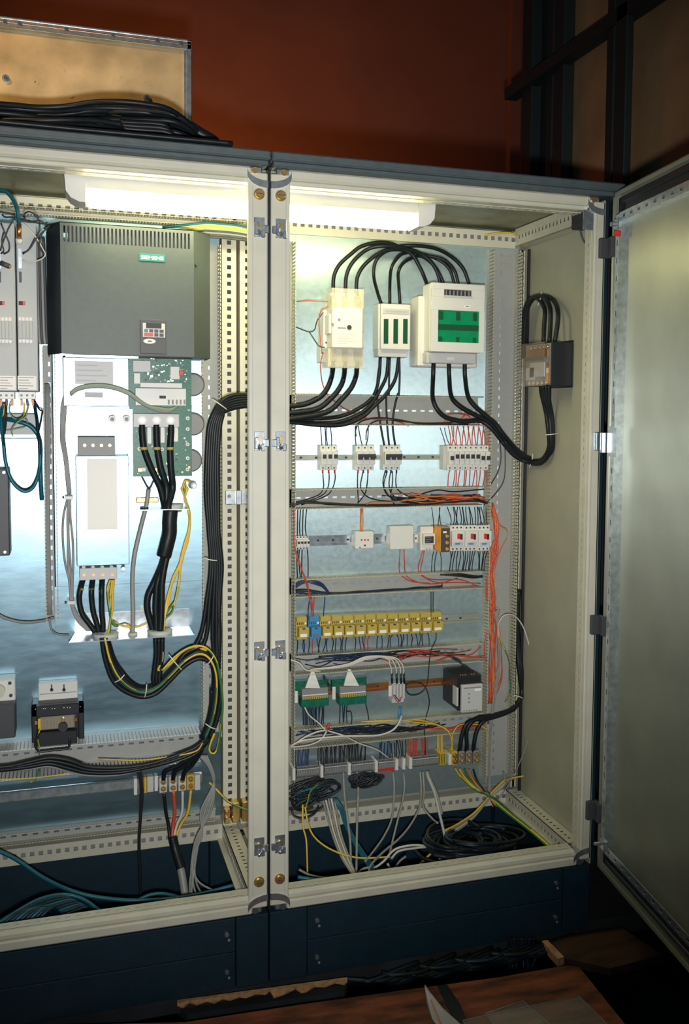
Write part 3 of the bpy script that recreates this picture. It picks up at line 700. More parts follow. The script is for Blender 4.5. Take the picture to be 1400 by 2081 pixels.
# ================================================================== FIFTH ROW
for i, (x0, x1, dy) in enumerate(((50, 255, 0), (265, 470, -12))):
    Yf = YR-.05
    t = thing('interface_module', K4((x0+x1)/2, 700+dy, YR), ['green interface module with a white ribbon plug, left one beside the seam', 'green interface module with a white ribbon plug, right one of two'][i], 'interface module', 'green interface modules')
    q0, q1, r0, r1 = rect(K4, x0+0, 568+dy, x1-8, 640+dy, Yf+.02); B('pcb').box(q0, q1, Yf+.02, YR-.009, r0, r1, .001).build('circuit_board', t)
    q0, q1, r0, r1 = rect(K4, x0+40, 665+dy, x1-8, 716+dy, Yf-.01); B('dgreen' if 0 else 'pcb').box(q0, q1, Yf-.012, Yf+.03, r0, r1, .001).build('terminal_carrier', t)
    q0, q1, r0, r1 = rect(K4, x0+45, 614+dy, x1-10, 668+dy, Yf-.012); mb = B('midgrey'); mb.box(q0, q1, Yf-.010, Yf+.03, r0, r1, .002)
    mb.m('yellow')
    for k in range(14): xa = q0+(q1-q0)*(k+.5)/14; mb.box(xa-.0016, xa+.0016, Yf-.014, Yf-.009, r0-.002, r0+.007)
    mb.m('white').box(q0+.002, q1-.002, Yf-.012, Yf-.009, r0+.009, r0+.0125); mb.build('terminal_row', t, kind='stuff')
    cx = x0+105 if i == 0 else x0+110
    P = [K4(cx-42, 612+dy, Yf-.02), K4(cx+42, 612+dy, Yf-.02), K4(cx+8, 512+dy, Yf-.005), K4(cx-6, 512+dy, Yf-.005)]
    if i: P = [K4(cx-42, 598, Yf-.02), K4(cx+44, 598, Yf-.02), K4(cx-4, 505, Yf-.005), K4(cx-18, 505, Yf-.005)]
    B('white').prism(P, (0, .006, 0)).build('ribbon_plug', t)
    q0, q1, r0, r1 = rect(K4, x0+3-(i and 2), 628+dy-(12 if i else 0), x0+20, 696+dy-(8 if i else 0), Yf-.01); B('white').box(q0, q1, Yf-.012, Yf-.008, r0, r1, .001).build('end_marker', t)
Yf = YR-.06
q0, q1, r0, r1 = rect(K4, 612, 588, 682, 700, Yf); t = thing('terminal_group', ((q0+q1)/2, YR, r0), 'small grey terminal group where four pale cables end', 'terminal')
B('grey').box(q0, q1, Yf+.01, YR-.009, r0, r1, .002).build('housing', t)
for k in range(4): xa = q0+(q1-q0)*(k+.1)/4; B('grey').box(xa, xa+(q1-q0)*.2, Yf, Yf+.012, r0+.015, r1-.002, .001).build('terminal', t)
u0, u1, s0, s1 = rect(K4, 588, 598, 606, 660, Yf-.005); B('white').box(u0, u1, Yf-.004, Yf+.002, s0, s1, .001).build('end_marker', t)
mb = B('redw'); mb.tube([K4(612, 650, Yf-.01), K4(640, 690, Yf-.015), K4(665, 655, Yf-.01)], .0018); mb.m('bluew').tube([K4(620, 650, Yf-.01), K4(650, 685, Yf-.015), K4(655, 665, Yf-.01)], .0018); mb.build('jumper_wire', t, kind='stuff')
Yf = YR-.16
X0, X1, Z0, Z1 = rect(K4, 1003, 592, 1122, 748, Yf); t = thing('power_supply', ((X0+X1)/2, YR, Z0), 'black and grey device with a pale front, lower right of the plate', 'power supply')
mb = B('blackp'); mb.box(X0-.010, X1-.001, Yf+.012, YR-.009, Z0+.004, Z1+.026, .003); mb.build('housing', t)
B('grey').box(X0, X1, Yf, Yf+.014, Z0, Z1, .002).build('front_plate', t); B('grey').box(X0-.013, X0-.001, Yf+.012, Yf+.05, Z0+.02, Z1-.01, .001).build('side_terminal_cover', t)
mb = B('midgrey'); mb.box(X0+.006, X1-.006, Yf-.0006, Yf, Z1-.012, Z1-.008); mb.m('paper').box(X0+.045, X1-.006, Yf-.0008, Yf, Z1-.022, Z1-.014)
mb.m('dgreen')
for z in (.35, .5, .65): mb.box(X0+.024, X0+.027, Yf-.001, Yf, Z0+(Z1-Z0)*z, Z0+(Z1-Z0)*z+.004)
mb.m('midgrey')
for k in range(6): mb.box(X0+.006+.009*k, X0+.011+.009*k, Yf-.0006, Yf, Z0+.004, Z0+.008)
mb.build('printed_panel', t, kind='stuff')
mb = B('brass')
for k in (0, 1, 2, 4.4, 5.4): mb.cyl((X0+.006+.009*k, Yf+.03, Z1+.0255), (X0+.006+.009*k, Yf+.03, Z1+.0275), .003, 8)
mb.build('terminal_screw', t, kind='stuff')
# ================================================================== TERMINAL STRIP
Yf = YR-.055
def zline(x, a, b): return a+(b-a)*(x-40)/(900-40)
segs = [(66, 190, 'from the left end of the strip to the first marker'), (224, 352, 'between the second and third white markers'), (378, 505, 'between the third and fourth white markers'), (530, 618, 'with a red lower edge, near the middle of the strip'), (690, 700, None), (722, 870, 'under the red wires')]
for (a, b, lb) in segs:
    if lb is None: continue
    q0 = K5(a, 450, Yf).x; q1 = K5(b, 450, Yf).x; m_ = (a+b)/2
    z1 = K5(m_, zline(m_, 447, 372), Yf).z; z0 = K5(m_, zline(m_, 518, 436), Yf).z; h = z1-z0
    t = thing('terminal_block', ((q0+q1)/2, YR, z0), 'grey terminal block row '+lb, 'terminal block', 'grey terminal block rows')
    n = max(3, int((q1-q0)/.0052)); mb = B('midgrey')
    for k in range(n):
        xa = q0+(q1-q0)*k/n; xb = xa+(q1-q0)/n*.86
        mb.box(xa, xb, Yf+.004, YR-.01, z0, z1, .0005); mb.m('midgrey').box(xa, xb, Yf-.003, Yf+.006, z0+h*.38, z0+h*.72, .0005); mb.m('ink').box(xa+.001, xb-.001, Yf+.0033, Yf+.005, z1-h*.2, z1-h*.08); mb.m('ink').box(xa+.001, xb-.001, Yf+.0033, Yf+.005, z0+h*.08, z0+h*.2); mb.m('midgrey')
    mb.build('terminals', t, kind='stuff')
    B('grey').box(q0, q1, Yf-.004, Yf-.0028, z0+h*.78, z0+h*.84).build('marking_strip', t)
    if a == 530: B('red').box(q0, q1, Yf+.001, Yf+.005, z0-.001, z0+.008).build('warning_strip', t)
pos = ['at the far left end', 'second from the left', 'third from the left', 'beside the red edged block', 'first of the close trio', 'middle of the close trio', 'last of the close trio', 'beside the brass power terminals']
for i, a in enumerate((48, 207, 364, 517, 633, 673, 712, 935)):
    q0 = K5(a-8, 450, Yf-.01).x; q1 = K5(a+9, 450, Yf-.01).x
    z1 = K5(a, zline(a, 455, 378) - 2, Yf-.01).z; z0 = K5(a, zline(a, 520, 434)+2, Yf-.01).z
    mb = B('white'); mb.box(q0, q1, Yf-.012, YR-.01, z0, z1, .001); tag(mb.build('end_marker'), 'tall white end marker on the terminal strip, '+pos[i], 'marker', 'white end markers on the terminal strip')
q0 = K5(874, 400, Yf).x; q1 = K5(912, 400, Yf).x; z1 = K5(893, 362, Yf).z; z0 = K5(893, 430, Yf).z
t = thing('earth_terminals', ((q0+q1)/2, YR, z0), 'green-yellow earth terminals at the right of the strip', 'terminal block')
for k in range(4):
    xa = q0+(q1-q0)*k/4; mb = B('yelw'); mb.box(xa, xa+(q1-q0)*.22, Yf-.004, YR-.01, z0, z1, .0006); mb.m('gnw').box(xa, xa+(q1-q0)*.1, Yf-.0045, Yf-.003, z0+.003, z1-.003); mb.build('terminal', t)
for i, xx in enumerate((965, 1006, 1047, 1089)):
    yy = 402-i*2; Yp = YR-.075
    q0 = K5(xx-16, 400, Yp).x; q1 = K5(xx+17, 400, Yp).x; z1 = K5(xx, yy-44, Yp).z; z0 = K5(xx, yy+36, Yp).z
    t = thing('power_terminal', ((q0+q1)/2, YR, z0), ['dark power terminal with two copper screws, next to the white end marker', 'dark power terminal with two brass screws, second of four', 'dark power terminal with two brass screws, third of four', 'dark power terminal with two brass screws, rightmost of four'][i], 'terminal', 'power terminals with brass screws')
    B('midgrey' if i else 'yellow').box(q0, q1, Yp+.004, YR-.01, z0, z1, .002).build('housing', t)
    for dz in (.30, .70):
        zc = z0+(z1-z0)*dz; mb = B('copper' if i == 0 else 'brass'); mb.cyl(((q0+q1)/2, Yp-.006, zc), ((q0+q1)/2, Yp+.006, zc), .0075, 12, .009); mb.m('zinc').cyl(((q0+q1)/2-.001, Yp-.010, zc+.001), ((q0+q1)/2-.001, Yp-.005, zc+.001), .003, 8); mb.build('screw', t)
# ================================================================== LUMINAIRE
Yl = .10
xa = at(130, 370, Yl).x; xb = at(885, 430, Yl).x; zt = 2.17; zb = 2.094; z0 = zb
t = thing('fluorescent_lamp', ((xa+xb)/2, Yl, zb), 'long white fluorescent lamp hanging across the top of both cabinets', 'lamp')
mb = B('white'); mb.box(xa+.05, xb-.05, Yl+.010, Yl+.085, zb+.034, zt, .006); mb.build('lamp_housing', t)
for s, xe in ((1, xa), (-1, xb)):
    P = [(xe, Yl-.003, zt+.001), (xe+s*.052, Yl-.003, zt+.001), (xe+s*.052, Yl-.003, zb+.001), (xe+s*.036, Yl-.003, zb+.001), (xe+s*.016, Yl-.003, zb+.010), (xe+s*.004, Yl-.003, zb+.026)]
    if s < 0: P = P[::-1]
    B('white').prism(P, (0, .091, 0)).build('end_cap', t)
mb = MB().m('glow'); mb.box(xa+.052, xb-.052, Yl, Yl+.085, zb, zb+.036, .012); mb.build('diffuser', t)
mb = B('white'); mb.box(xa+.052, xb-.052, Yl, Yl+.010, zb+.036, zt-.002, .002); mb.build('lamp_reflector', t)
for i, (a, b) in enumerate(((241, 345), (793, 408))):
    p = at(a, b, Yl+.04); B('zinc').cyl((p.x, Yl+.04, zt), (p.x, Yl+.04, 2.19), .003, 8).build('hanger', t)
# ================================================================== RIGHT CABINET: HEAVY CABLES
yo = YR-.035          # where cables lie inside the open ducts
def cab(label, key, r, fn, pts, group=None, n=8, sub=6, cat='cable', name='cable'):
    return wire(name, label, cat, group, key, r, fn, pts, n, sub)
T1 = YR-.095; A_ = YR-.10
G = 'black cables arching over the fuse switches'
cab('black cable arching highest, from the contactor left terminal to the large fuse switch', 'cable', .0062, K1, [(276,440,T1),(272,330,T1),(280,270,A_),(310,215,A_),(370,160,A_),(430,115,A_),(520,93,A_),(600,98,A_),(670,130,A_),(720,160,A_),(760,225,A_),(790,290,A_),(815,360,YR-.07)], G)
cab('black cable arching from the contactor middle terminal to the large fuse switch', 'cable', .0062, K1, [(343,440,T1),(342,330,T1),(350,270,A_),(375,215,A_),(420,165,A_),(480,125,A_),(560,112,A_-.012),(660,118,A_-.012),(760,150,A_),(820,195,A_),(860,255,A_),(885,340,A_)], G)
cab('black cable arching from the contactor right terminal far over to the right', 'cable', .0062, K1, [(407,440,T1),(404,330,T1),(415,275,A_),(445,225,A_),(500,175,A_),(560,140,A_),(640,115,A_),(740,110,A_-.012),(850,125,A_-.012),(940,170,A_),(1010,240,A_),(1045,330,A_)], G)
cab('black cable bowing left out of the small fuse switch left terminal', 'cable', .0055, K1, [(545,440,YR-.05),(525,380,YR-.06),(503,290,A_),(508,215,A_),(540,165,A_),(600,135,A_+.012),(700,140,A_+.012),(800,165,A_+.012),(900,190,A_),(960,250,A_),(985,330,A_)], G)
cab('black cable rising from the small fuse switch middle terminal', 'cable', .0055, K1, [(594,440,YR-.05),(594,340,YR-.06),(600,250,A_),(625,195,A_),(670,155,A_+.01),(750,150,A_+.02),(860,185,A_+.01),(930,240,A_),(962,330,A_)], G)
cab('black cable rising from the small fuse switch right terminal', 'cable', .0055, K1, [(652,440,YR-.05),(645,340,YR-.06),(642,265,A_),(665,215,A_),(710,185,A_+.01),(770,170,A_+.02),(830,210,A_+.01),(870,260,A_),(905,340,A_)], G)
# contactor down to the left
for i, (a, p) in enumerate(((270, [(262,860),(240,920),(200,970),(120,1010),(30,1022)]), (338, [(332,860),(315,910),(270,970),(180,1040),(20,1062)]), (407, [(400,860),(375,920),(320,985),(230,1060),(20,1095)]))):
    cab('thick black cable dropping from the contactor %s terminal and bending left' % ['left', 'middle', 'right'][i], 'cable', .0078, K1, [(a,770,T1),(a-1,815,T1)]+[(x,y,YR-.06-.008*i) for x,y in p]+[(-60,p[-1][1]-8,YR-.06)], 'thick cables from the contactor')
# small fuse switch down
for i, p in enumerate(([(540,740),(533,850),(505,960),(430,1030),(300,1085),(100,1095),(-40,1080)], [(585,740),(575,850),(545,920),(490,1010),(420,1070),(300,1115),(150,1120),(-40,1095)], [(645,740),(625,870),(570,960),(510,1020),(440,1085),(330,1130),(180,1132),(-40,1105)])):
    cab('black cable falling from the small fuse switch and sweeping left, %s of three' % ['outermost', 'middle', 'innermost'][i], 'cable', .0055, K1, [(x,y,YR-.055-.006*i) for x,y in p], 'cables sweeping left from the small fuse switch')
for i, p in enumerate(([(545,740,0),(525,860,0),(520,960,0)], [(595,740,0),(590,860,0),(588,960,0)], [(648,740,0),(650,860,0),(645,960,0)])):
    q = [[(520,60),(530,160),(545,260),(562,350)], [(575,60),(575,150),(580,250),(590,350)], [(640,60),(620,140),(610,240),(624,350)]][i]
    cab('thin black cable from the small fuse switch straight down to a three-pole breaker, %s one' % ['left', 'middle', 'right'][i], 'cable', .0034, None, [K1(x,y,YR-.055) for x,y,_ in p]+[K2(x,y,YR-.05) for x,y in q], 'thin cables from the fuse switch to a breaker')
# large fuse switch down -> right duct -> current unit on the side wall
ends = [(1.0,0), (0,0), (0,0)]
for i, p in enumerate(([(843,775),(840,860)], [(930,775),(932,860)], [(1020,775),(1022,860)])):
    q = [[(838,80),(866,150),(920,195),(1010,215),(1110,212),(1180,262),(1270,372),(1345,425),(1400,440)], [(945,75),(1000,135),(1080,178),(1140,205),(1195,255),(1280,360),(1350,418),(1400,432)], [(1040,75),(1085,135),(1150,190),(1200,235),(1240,290),(1310,370),(1360,412),(1400,425)]][i]
    yy = [YR-.06-.010*i]*5+[YR-.07]*4
    P = [K1(x,y,YR-.11) for x,y in p]+[K2(x,y,Y) for (x,y),Y in zip(q, yy)]
    kk = [(330,1272-8*i,.44),(392,1272-10*i,.36),(436,1235-4*i,.31),(458+i*7,1180,.29),(464+i*7,1090,.28),(454+i*9,960,.28),(425+i*14,850,.27),(405+i*22,740,.26)]
    cab('thick black cable from the large fuse switch across to the side wall unit, %s one' % ['left', 'middle', 'right'][i], 'cable', .0075, None, P+[K7(x,y,Y) for x,y,Y in kk], 'thick cables crossing to the side wall unit')
for i in range(2):
    cab('black cable rising behind the thick ones into the side wall unit, %s one' % ['left', 'right'][i], 'cable', .0065, K7, [(130+20*i,1120,.45),(210+10*i,1215,.45),(300,1262,.44),(380,1262,.38),(430,1215,.33),(452,1150,.31),(444+18*i,1040,.30),(430+25*i,930,.30),(400+55*i,800,.29),(395+60*i,740,.28)], 'cables rising behind the side wall bundle')
# loops above the unit
lp = [[(415,450,.26),(420,330,.27),(425,240,.28),(400,180,.32),(360,150,.37),(320,190,.40),(295,270,.42),(285,400,.44),(280,560,.46)],
      [(455,450,.22),(462,330,.23),(460,230,.24),(430,160,.29),(380,138,.35),(330,170,.40),(300,250,.43),(300,380,.45),(285,520,.47)],
      [(490,450,.19),(510,330,.19),(512,240,.20),(485,170,.26),(430,140,.31),(360,142,.38),(310,180,.42),(285,260,.45),(278,400,.47),(270,560,.48)]]
for i, p in enumerate(lp):
    cab('thick black cable looping up over the side wall unit, %s loop' % ['inner', 'middle', 'outer'][i], 'cable', .0075, K7, p, 'loops above the side wall unit')
for i, p in enumerate(((460,1075,.275),(318,1250,.44),(375,155,.345))):
    a = K7(*p); mb = B('white'); mb.tube([a+Vector((-.022,-.012,-.002)), a+Vector((0,-.024,.001)), a+Vector((.022,-.012,.004))], .0016)
    if i: mb = B('white'); mb.tube([a+Vector((-.005,-.012,-.024)), a+Vector((0,-.022,.0)), a+Vector((.008,-.010,.022))], .0016)
    tag(mb.build('cable_tie'), ['white cable tie on the bundle below the side wall unit', 'white cable tie where the bundle bends at the right duct', 'white cable tie at the top of the loops over the side wall unit'][i], 'cable tie')
# unit on the side wall
X1 = W-.0055; xf = .905; ya = at_x(1118, 740, xf).y; yb = at_x(1067, 740, xf).y; z1 = at_x(1118, 694, xf).z; z0 = at_x(1118, 784, xf).z
t = thing('load_switch', (X1, (ya+yb)/2, z0), 'black and clear switching unit mounted on the right inner side wall', 'switch unit')
B('blackp').box(xf+.004, X1, ya, yb, z0, z1, .002).box(X1-.004, X1-.0, ya-.004, yb+.004, z0-.004, z1+.006).build('housing', t, kind='stuff')
mb = B('midgrey'); mb.box(xf+.002, xf+.006, ya+.004, yb-.002, z0+.004, z1-.004)
mb.m('copper').box(xf-.001, xf+.004, ya+.02, yb-.02, z0+.09, z1-.02).m('pcb').box(xf-.004, xf+.002, ya+.045, yb-.002, z0+.084, z0+.094).m('grey').box(xf-.002, xf+.004, ya+.04, yb-.04, z0+.03, z0+.075).box(xf-.002, xf+.004, ya+.11, yb-.01, z0+.02, z0+.06)
mb.m('copper').box(xf-.002, xf+.004, ya+.006, ya+.025, z0+.01, z0+.07).m('white').box(xf-.003, xf+.004, ya+.008, ya+.02, z0+.04, z0+.055)
mb.m('brass')
for k in range(5): mb.cyl((xf-.004, ya+.02+.03*k, z1-.014), (xf+.003, ya+.02+.03*k, z1-.014), .006, 8); mb.cyl((xf-.004, ya+.02+.03*k, z0+.010), (xf+.003, ya+.02+.03*k, z0+.010), .006, 8)
mb.build('inner_terminals', t, kind='stuff')
B('clear3').box(xf-.022, xf-.020, ya, yb, z0, z1).build('front_cover', t)
# little black switch + bracket top right
p = at_x(1192, 452, .955)
t = thing('door_switch', p, 'small black door switch with a zinc bracket in the top right corner', 'switch')
B('blackp').box(.925, .965, p.y-.03, p.y+.04, p.z-.018, p.z+.022, .003).build('housing', t)
B('zinc').box(.9655, .968, p.y-.045, p.y-.01, p.z-.03, p.z+.03).box(.92, .968, p.y-.045, p.y-.042, p.z-.03, p.z+.026).build('bracket', t, kind='stuff')
B('yelw').box(.932, .950, p.y+.0405, p.y+.05, p.z-.014, p.z+.010, .002).build('plunger', t)
cab('thin dark cable hanging from the black door switch', 'darkgrey', .003, None, [at_x(1178,462,.945), at_x(1182,480,.955), at_x(1190,495,.965), at_x(1208,509,.968)])
# ================================================================== THIN WIRES
rng = random.Random(3)
def jit(a): return rng.uniform(-a, a)
def run(fn, pts, key, label, group, r=.0015, cat='wire', name='wire', j=0):
    return wire(name, label, cat, group, key, r, fn, [(x+jit(j), y+jit(j), Y) for x, y, Y in pts], 5, 4)
yd = YR-.05; yi = YR-.02
def fall(fn, x0, y0, x1, y1, key, label, group, r=.0015, bow=6, Ya=None, Yb=None):
    Ya = yd if Ya is None else Ya; Yb = yi if Yb is None else Yb; m = jit(bow)
    return wire('wire', label, 'wire', group, key, r, fn, [(x0,y0,Ya), (x0+(x1-x0)*.3+m,(y0*2+y1)/3,(Ya*2+Yb)/3), (x0+(x1-x0)*.75+m*.6,(y0+y1*3)/4,(Ya+Yb*3)/4), (x1,y1,Yb)], 5, 4)
# above breaker row
for x in (207, 230, 240, 262): fall(K2, x, 352, x-8+jit(4), 212, 'bluew', 'dark blue wire from the leftmost breaker up into the duct', 'dark blue wires above the leftmost breaker')
for a, b in ((402, 398), (437, 415), (458, 470)): fall(K2, a, 352, b, 240, 'blackw', 'black wire from the second breaker up into the duct', 'black wires above the second breaker', .0017)
run(K2, [(402,300,yd),(400,260,yd),(430,215,yd),(520,196,yd),(640,206,yd),(760,228,yd),(900,232,yd),(1040,232,yd)], 'blackw', 'black wire curving from the second breaker far right along the duct lip', None, .0022)
run(K2, [(458,320,yd),(462,270,yd),(490,225,yd),(560,205,yd),(660,215,yd),(790,225,yd),(950,222,yd)], 'blackw', 'black wire curving right from the second breaker, lower of the two', None, .0018)
run(K2, [(40,212,yd),(90,206,yd),(150,212,yd),(200,235,yd)], 'bluew', 'blue wire along the duct above the leftmost breaker', None, .0018)
run(K1, [(210,730,YR-.08),(200,800,YR-.07),(212,900,yd),(250,970,yd),(330,1035,yi)], 'redw', 'red wire from the contactor block down across the duct', None, .0016)
run(K2, [(330,140,yd),(400,175,yd),(470,200,yd),(600,205,yd),(700,240,yi)], 'redw', 'red wire slanting across the upper duct', None, .0016)
run(K1, [(45,430,yi),(120,424,YR-.07),(200,427,YR-.09),(240,428,YR-.09)], 'redw', 'red wire running left from the contactor top', None, .0014)
run(K1, [(240,458,YR-.09),(205,480,YR-.09),(192,530,YR-.08),(198,640,YR-.08),(208,725,YR-.08)], 'redw', 'red wire beside the contactor auxiliary block', None, .0016)
run(K1, [(215,490,YR-.08),(180,540,YR-.07),(165,590,YR-.06),(130,600,YR-.05),(60,574,YR-.03)], 'blackw', 'thin black wire from the contactor block leftward', None, .0016)
run(K1, [(135,600,YR-.05),(160,640,YR-.06),(190,680,YR-.08),(225,690,YR-.08)], 'blackw', 'thin black wire from the contactor block lower terminal', None, .0016)
# red wires over the eight breakers
for i in range(8):
    x = 940+29*i
    fall(K2, x, 352, x-22+jit(8), 200+jit(10), 'redw', 'red wire from one of the eight single breakers up into the duct', 'red wires above the single breakers', .0017, 10)
    fall(K2, x+6, 350, x+16+jit(8), 205+jit(14), 'redw', 'red wire from one of the eight single breakers up into the duct', 'red wires above the single breakers', .0017, 10)
    fall(K2, x-4+jit(2), 490, x-16+jit(8), 592, 'redw', 'red wire hanging from one of the eight single breakers', 'red wires below the single breakers', .0017, 5)
    if i % 2: fall(K2, x+3+jit(2), 490, x-4+jit(8), 592, 'redw', 'red wire hanging from one of the eight single breakers', 'red wires below the single breakers', .0017, 5)
for a, b in (((905,180),(1040,172)), ((1000,185),(1130,205))): run(K2, [(a[0],a[1]+40,yd),(a[0]+15,a[1],yd-.01),((a[0]+b[0])/2,a[1]-10,yd-.015),(b[0],b[1]+10,yd),(b[0]+20,b[1]+50,yd)], 'redw', 'red wire loop standing out of the duct over the single breakers', 'red wire loops over the single breakers', .0017)
for x in (880, 905): fall(K2, x+30, 350, x, 250, 'bluew', 'blue wire beside the red ones at the single breakers', 'blue wires left of the red ones', .0014)
# below breakers
for a, b, c in ((212,215,60),(246,240,120),(280,268,150)): run(K2, [(a,490,yd),(a+3,540,yd),(b,595,yi),(b-40,640,yi),(c-60,690,yi)], 'blackw', 'dark wire below the leftmost breaker bending left in the duct', 'dark wires below the leftmost breaker', .0018)
for a, k in ((212,'red'),(246,'red'),(280,'red'),(413,'red'),(443,'bluew'),(470,'red'),(572,'bluew'),(600,'bluew'),(632,'bluew')):
    p = K2(a, 500, yd); tag(B(k).cyl((p.x, yd, p.z-.004), (p.x, yd, p.z+.006), .0028, 8).build('wire_ferrule'), ('red' if k == 'red' else 'blue')+' wire ferrule at the foot of a three-pole breaker', 'ferrule', ('red' if k == 'red' else 'blue')+' ferrules under the breakers')
for a, p in ((412,[(410,560),(412,620),(415,675)]),(443,[(428,570),(435,610),(470,645),(540,665),(640,672)]),(470,[(466,560),(455,620),(425,665),(410,680)]),(568,[(555,560),(570,620),(620,655),(720,668),(850,668),(960,650),(1080,655)]),(580,[(560,580),(590,640),(640,670),(760,680)]),(600,[(590,560),(600,620),(650,655),(740,640),(800,620),(870,605),(960,615),(1130,600)]),(608,[(610,560),(600,640),(620,688)]),(632,[(628,560),(640,605),(700,640),(800,655),(900,640),(1000,640),(1100,660)])):
    run(K2, [(a,498,yd)]+[(x,y,yi-.01 if k else yd) for k,(x,y) in enumerate(p)], 'blackw', 'black wire dropping from a middle breaker into the duct below', 'black wires below the middle breakers', .0019)
for k in range(12):
    y0 = 640+jit(30); x0 = 700+jit(180)
    run(K2, [(x0,y0,yi-.01*(k % 3)),(x0+130,y0+15+jit(14),yi-.01),(x0+260,640+jit(16),yi-.015),(1090+jit(30),650+jit(20),yi-.01),(1150,680+jit(8),yi)], ['blackw','redw','orangew'][k % 3], '%s wire in the tangle below the single breakers' % ['black','red','orange'][k % 3], '%s wires tangled below the single breakers' % ['black','red','orange'][k % 3], .0018)
run(K2, [(20,700,yd),(60,675,yd),(140,668,yd),(240,685,yd),(400,690,yd),(600,690,yd),(800,685,yd),(950,672,yd),(1080,668,yd),(1150,680,yd)], 'blackw', 'black wire running the length of the duct lip above the third row', None, .003)
run(K2, [(40,700,yd-.01),(80,680,yd-.01),(200,680,yd-.01),(450,692,yd-.01),(700,692,yd-.01)], 'blackw', 'second black wire lying on the duct lip above the third row', None, .003)
run(K2, [(430,750,yd),(445,700,yd),(500,675,yd),(620,672,yd),(740,655,yd),(850,640,yd),(1000,645,yd),(1100,650,yd)], 'orangew', 'orange wire from the red-dotted module along the duct to the right', None, .0018)
for i, x in enumerate((425,432,440)): fall(K3, x, 222, x+2+jit(4), 95, 'orangew', 'orange wire entering the top of the red-dotted module', 'orange wires above the red-dotted module', .0016, 2)
# third row, left small breaker
for x in (68,83,98,118): fall(K3, x, 250, x+8+jit(8), 98, 'blackw', 'black wire above the small four-pole breaker', 'black wires above the small four-pole breaker', .0018)
for x in (70,80,95,125): fall(K3, x, 328, x+5+jit(8), 485, 'blackw', 'black wire below the small four-pole breaker', 'black wires below the small four-pole breaker', .0018)
run(K3, [(50,100,YR-.07),(48,250,YR-.075),(60,350,YR-.075),(95,450,YR-.07),(125,520,YR-.07),(135,600,YR-.065),(150,670,YR-.06)], 'redw', 'red wire running down past the small four-pole breaker', None, .0018)
run(K3, [(60,340,YR-.07),(90,430,YR-.07),(120,530,YR-.065),(150,620,YR-.06),(158,700,YR-.06)], 'redw', 'second red wire running down left of the blue relay', None, .0018)
for x in (843,866,890): fall(K3, x, 205, x+jit(14), 88, 'blackw', 'black wire above the amber relay unit', 'black wires above the amber relay unit', .0014)
for x in (843,862,880): fall(K3, x, 340, x+jit(14), 455, 'blackw', 'black wire below the amber relay unit', 'black wires below the amber relay unit', .0014)
for i in range(16):
    x = 940+i*14
    fall(K3, x, 190, x-12+jit(14), 85, 'blackw', 'black wire above the motor protection switches', 'black wires above the motor switches', .0016, 9)
    fall(K3, x, 335, x-8+jit(14), 455, 'blackw', 'black wire below the motor protection switches', 'black wires below the motor switches', .0016, 9)
for a, p in ((652,[(648,400),(648,450),(665,480),(720,510),(820,520)]),(675,[(678,400),(680,450),(700,490),(780,520),(880,520),(980,490)]),(785,[(765,390),(755,440),(780,480),(860,515),(980,515),(1110,520)]),(792,[(780,390),(770,450),(800,490),(880,500),(1000,500),(1100,540)])):
    run(K3, [(a,330,yd)]+[(x,y,yd if k < 1 else yi) for k,(x,y) in enumerate(p)], 'redw', 'red wire hanging from the white box or the timer and turning right', 'red wires turning right under the third row', .0017)
for k in range(7):
    y0 = 570+jit(14)
    run(K3, [(40,y0,yi-.02),(120,565+jit(16),yi-.02),(240,578+jit(6),yi-.02),(420,572+jit(8),yi-.02),(620,560+jit(8),yi-.01),(760,548+jit(8),yi),(880,540+jit(14),yi),(890,520+jit(10),yi)], 'blackw' if k % 2 else 'bluew', ('black' if k % 2 else 'blue')+' wire lying along the duct above the yellow relays', ('black' if k % 2 else 'blue')+' wires along the duct above the yellow relays', .0018)
for k in range(4): run(K3, [(40,560-k*8,yi-.03),(90,525-k*6,yi-.03),(150,508+k*4,yi-.04),(205,520+k*6,yi-.04),(240,560+k*4,yi-.03),(250,580,yi-.02)], 'bluew', 'dark wire looping out of the duct above the blue relay', 'dark wire loops above the blue relay', .0018)
for k in range(3): run(K3, [(880+k*12,470,yi-.02),(980,475+jit(8),yi-.03),(1060,480+jit(8),yi-.03),(1120,480+jit(4),yi-.02)], 'blackw', 'short dark wire bunched under the motor switches', 'dark wires bunched under the motor switches', .003)
# yellow relays: wires above/below
for x in (828,840): fall(K4, x, 180, x, 65, 'blackw', 'black wire rising from the right end of the yellow relays', 'black wires above the yellow relays', .0016, 2)
for x, k in ((130,'bluew'),(146,'redw'),(160,'redw'),(215,'bluew')): fall(K4, x, 210, x+(10 if k == 'bluew' else 4), 95, k, ('blue' if k == 'bluew' else 'red')+' wire rising from the blue relay', ('blue' if k == 'bluew' else 'red')+' wires above the blue relay', .0018, 6)
for i in range(36):
    x = 70+i*21.6+jit(5)
    if rng.random() < .1: continue
    k = 'redw' if i in (4, 18, 19) else ('bluew' if i % 3 else 'blackw')
    nm = {'redw': 'red', 'bluew': 'dark blue', 'blackw': 'black'}[k]
    fall(K4, x, ry(x, 335, 292), x+jit(14), ry(x, 412, 372), k, nm+' wire hanging below the yellow relays', nm+' wires below the yellow relays', .0016, 12, YR-.045)
run(K4, [(858,300,YR-.05),(855,340,YR-.05),(835,380,YR-.06),(820,450,YR-.06),(812,550,YR-.06),(798,610,YR-.06),(760,645,YR-.06),(710,650,YR-.06),(685,620,YR-.06),(700,585,YR-.06),(750,580,YR-.06),(795,605,YR-.06),(818,680,YR-.055),(812,740,YR-.05)], 'blackw', 'black wire hanging from the relays and looping beside the grey terminal group', None, .0018)
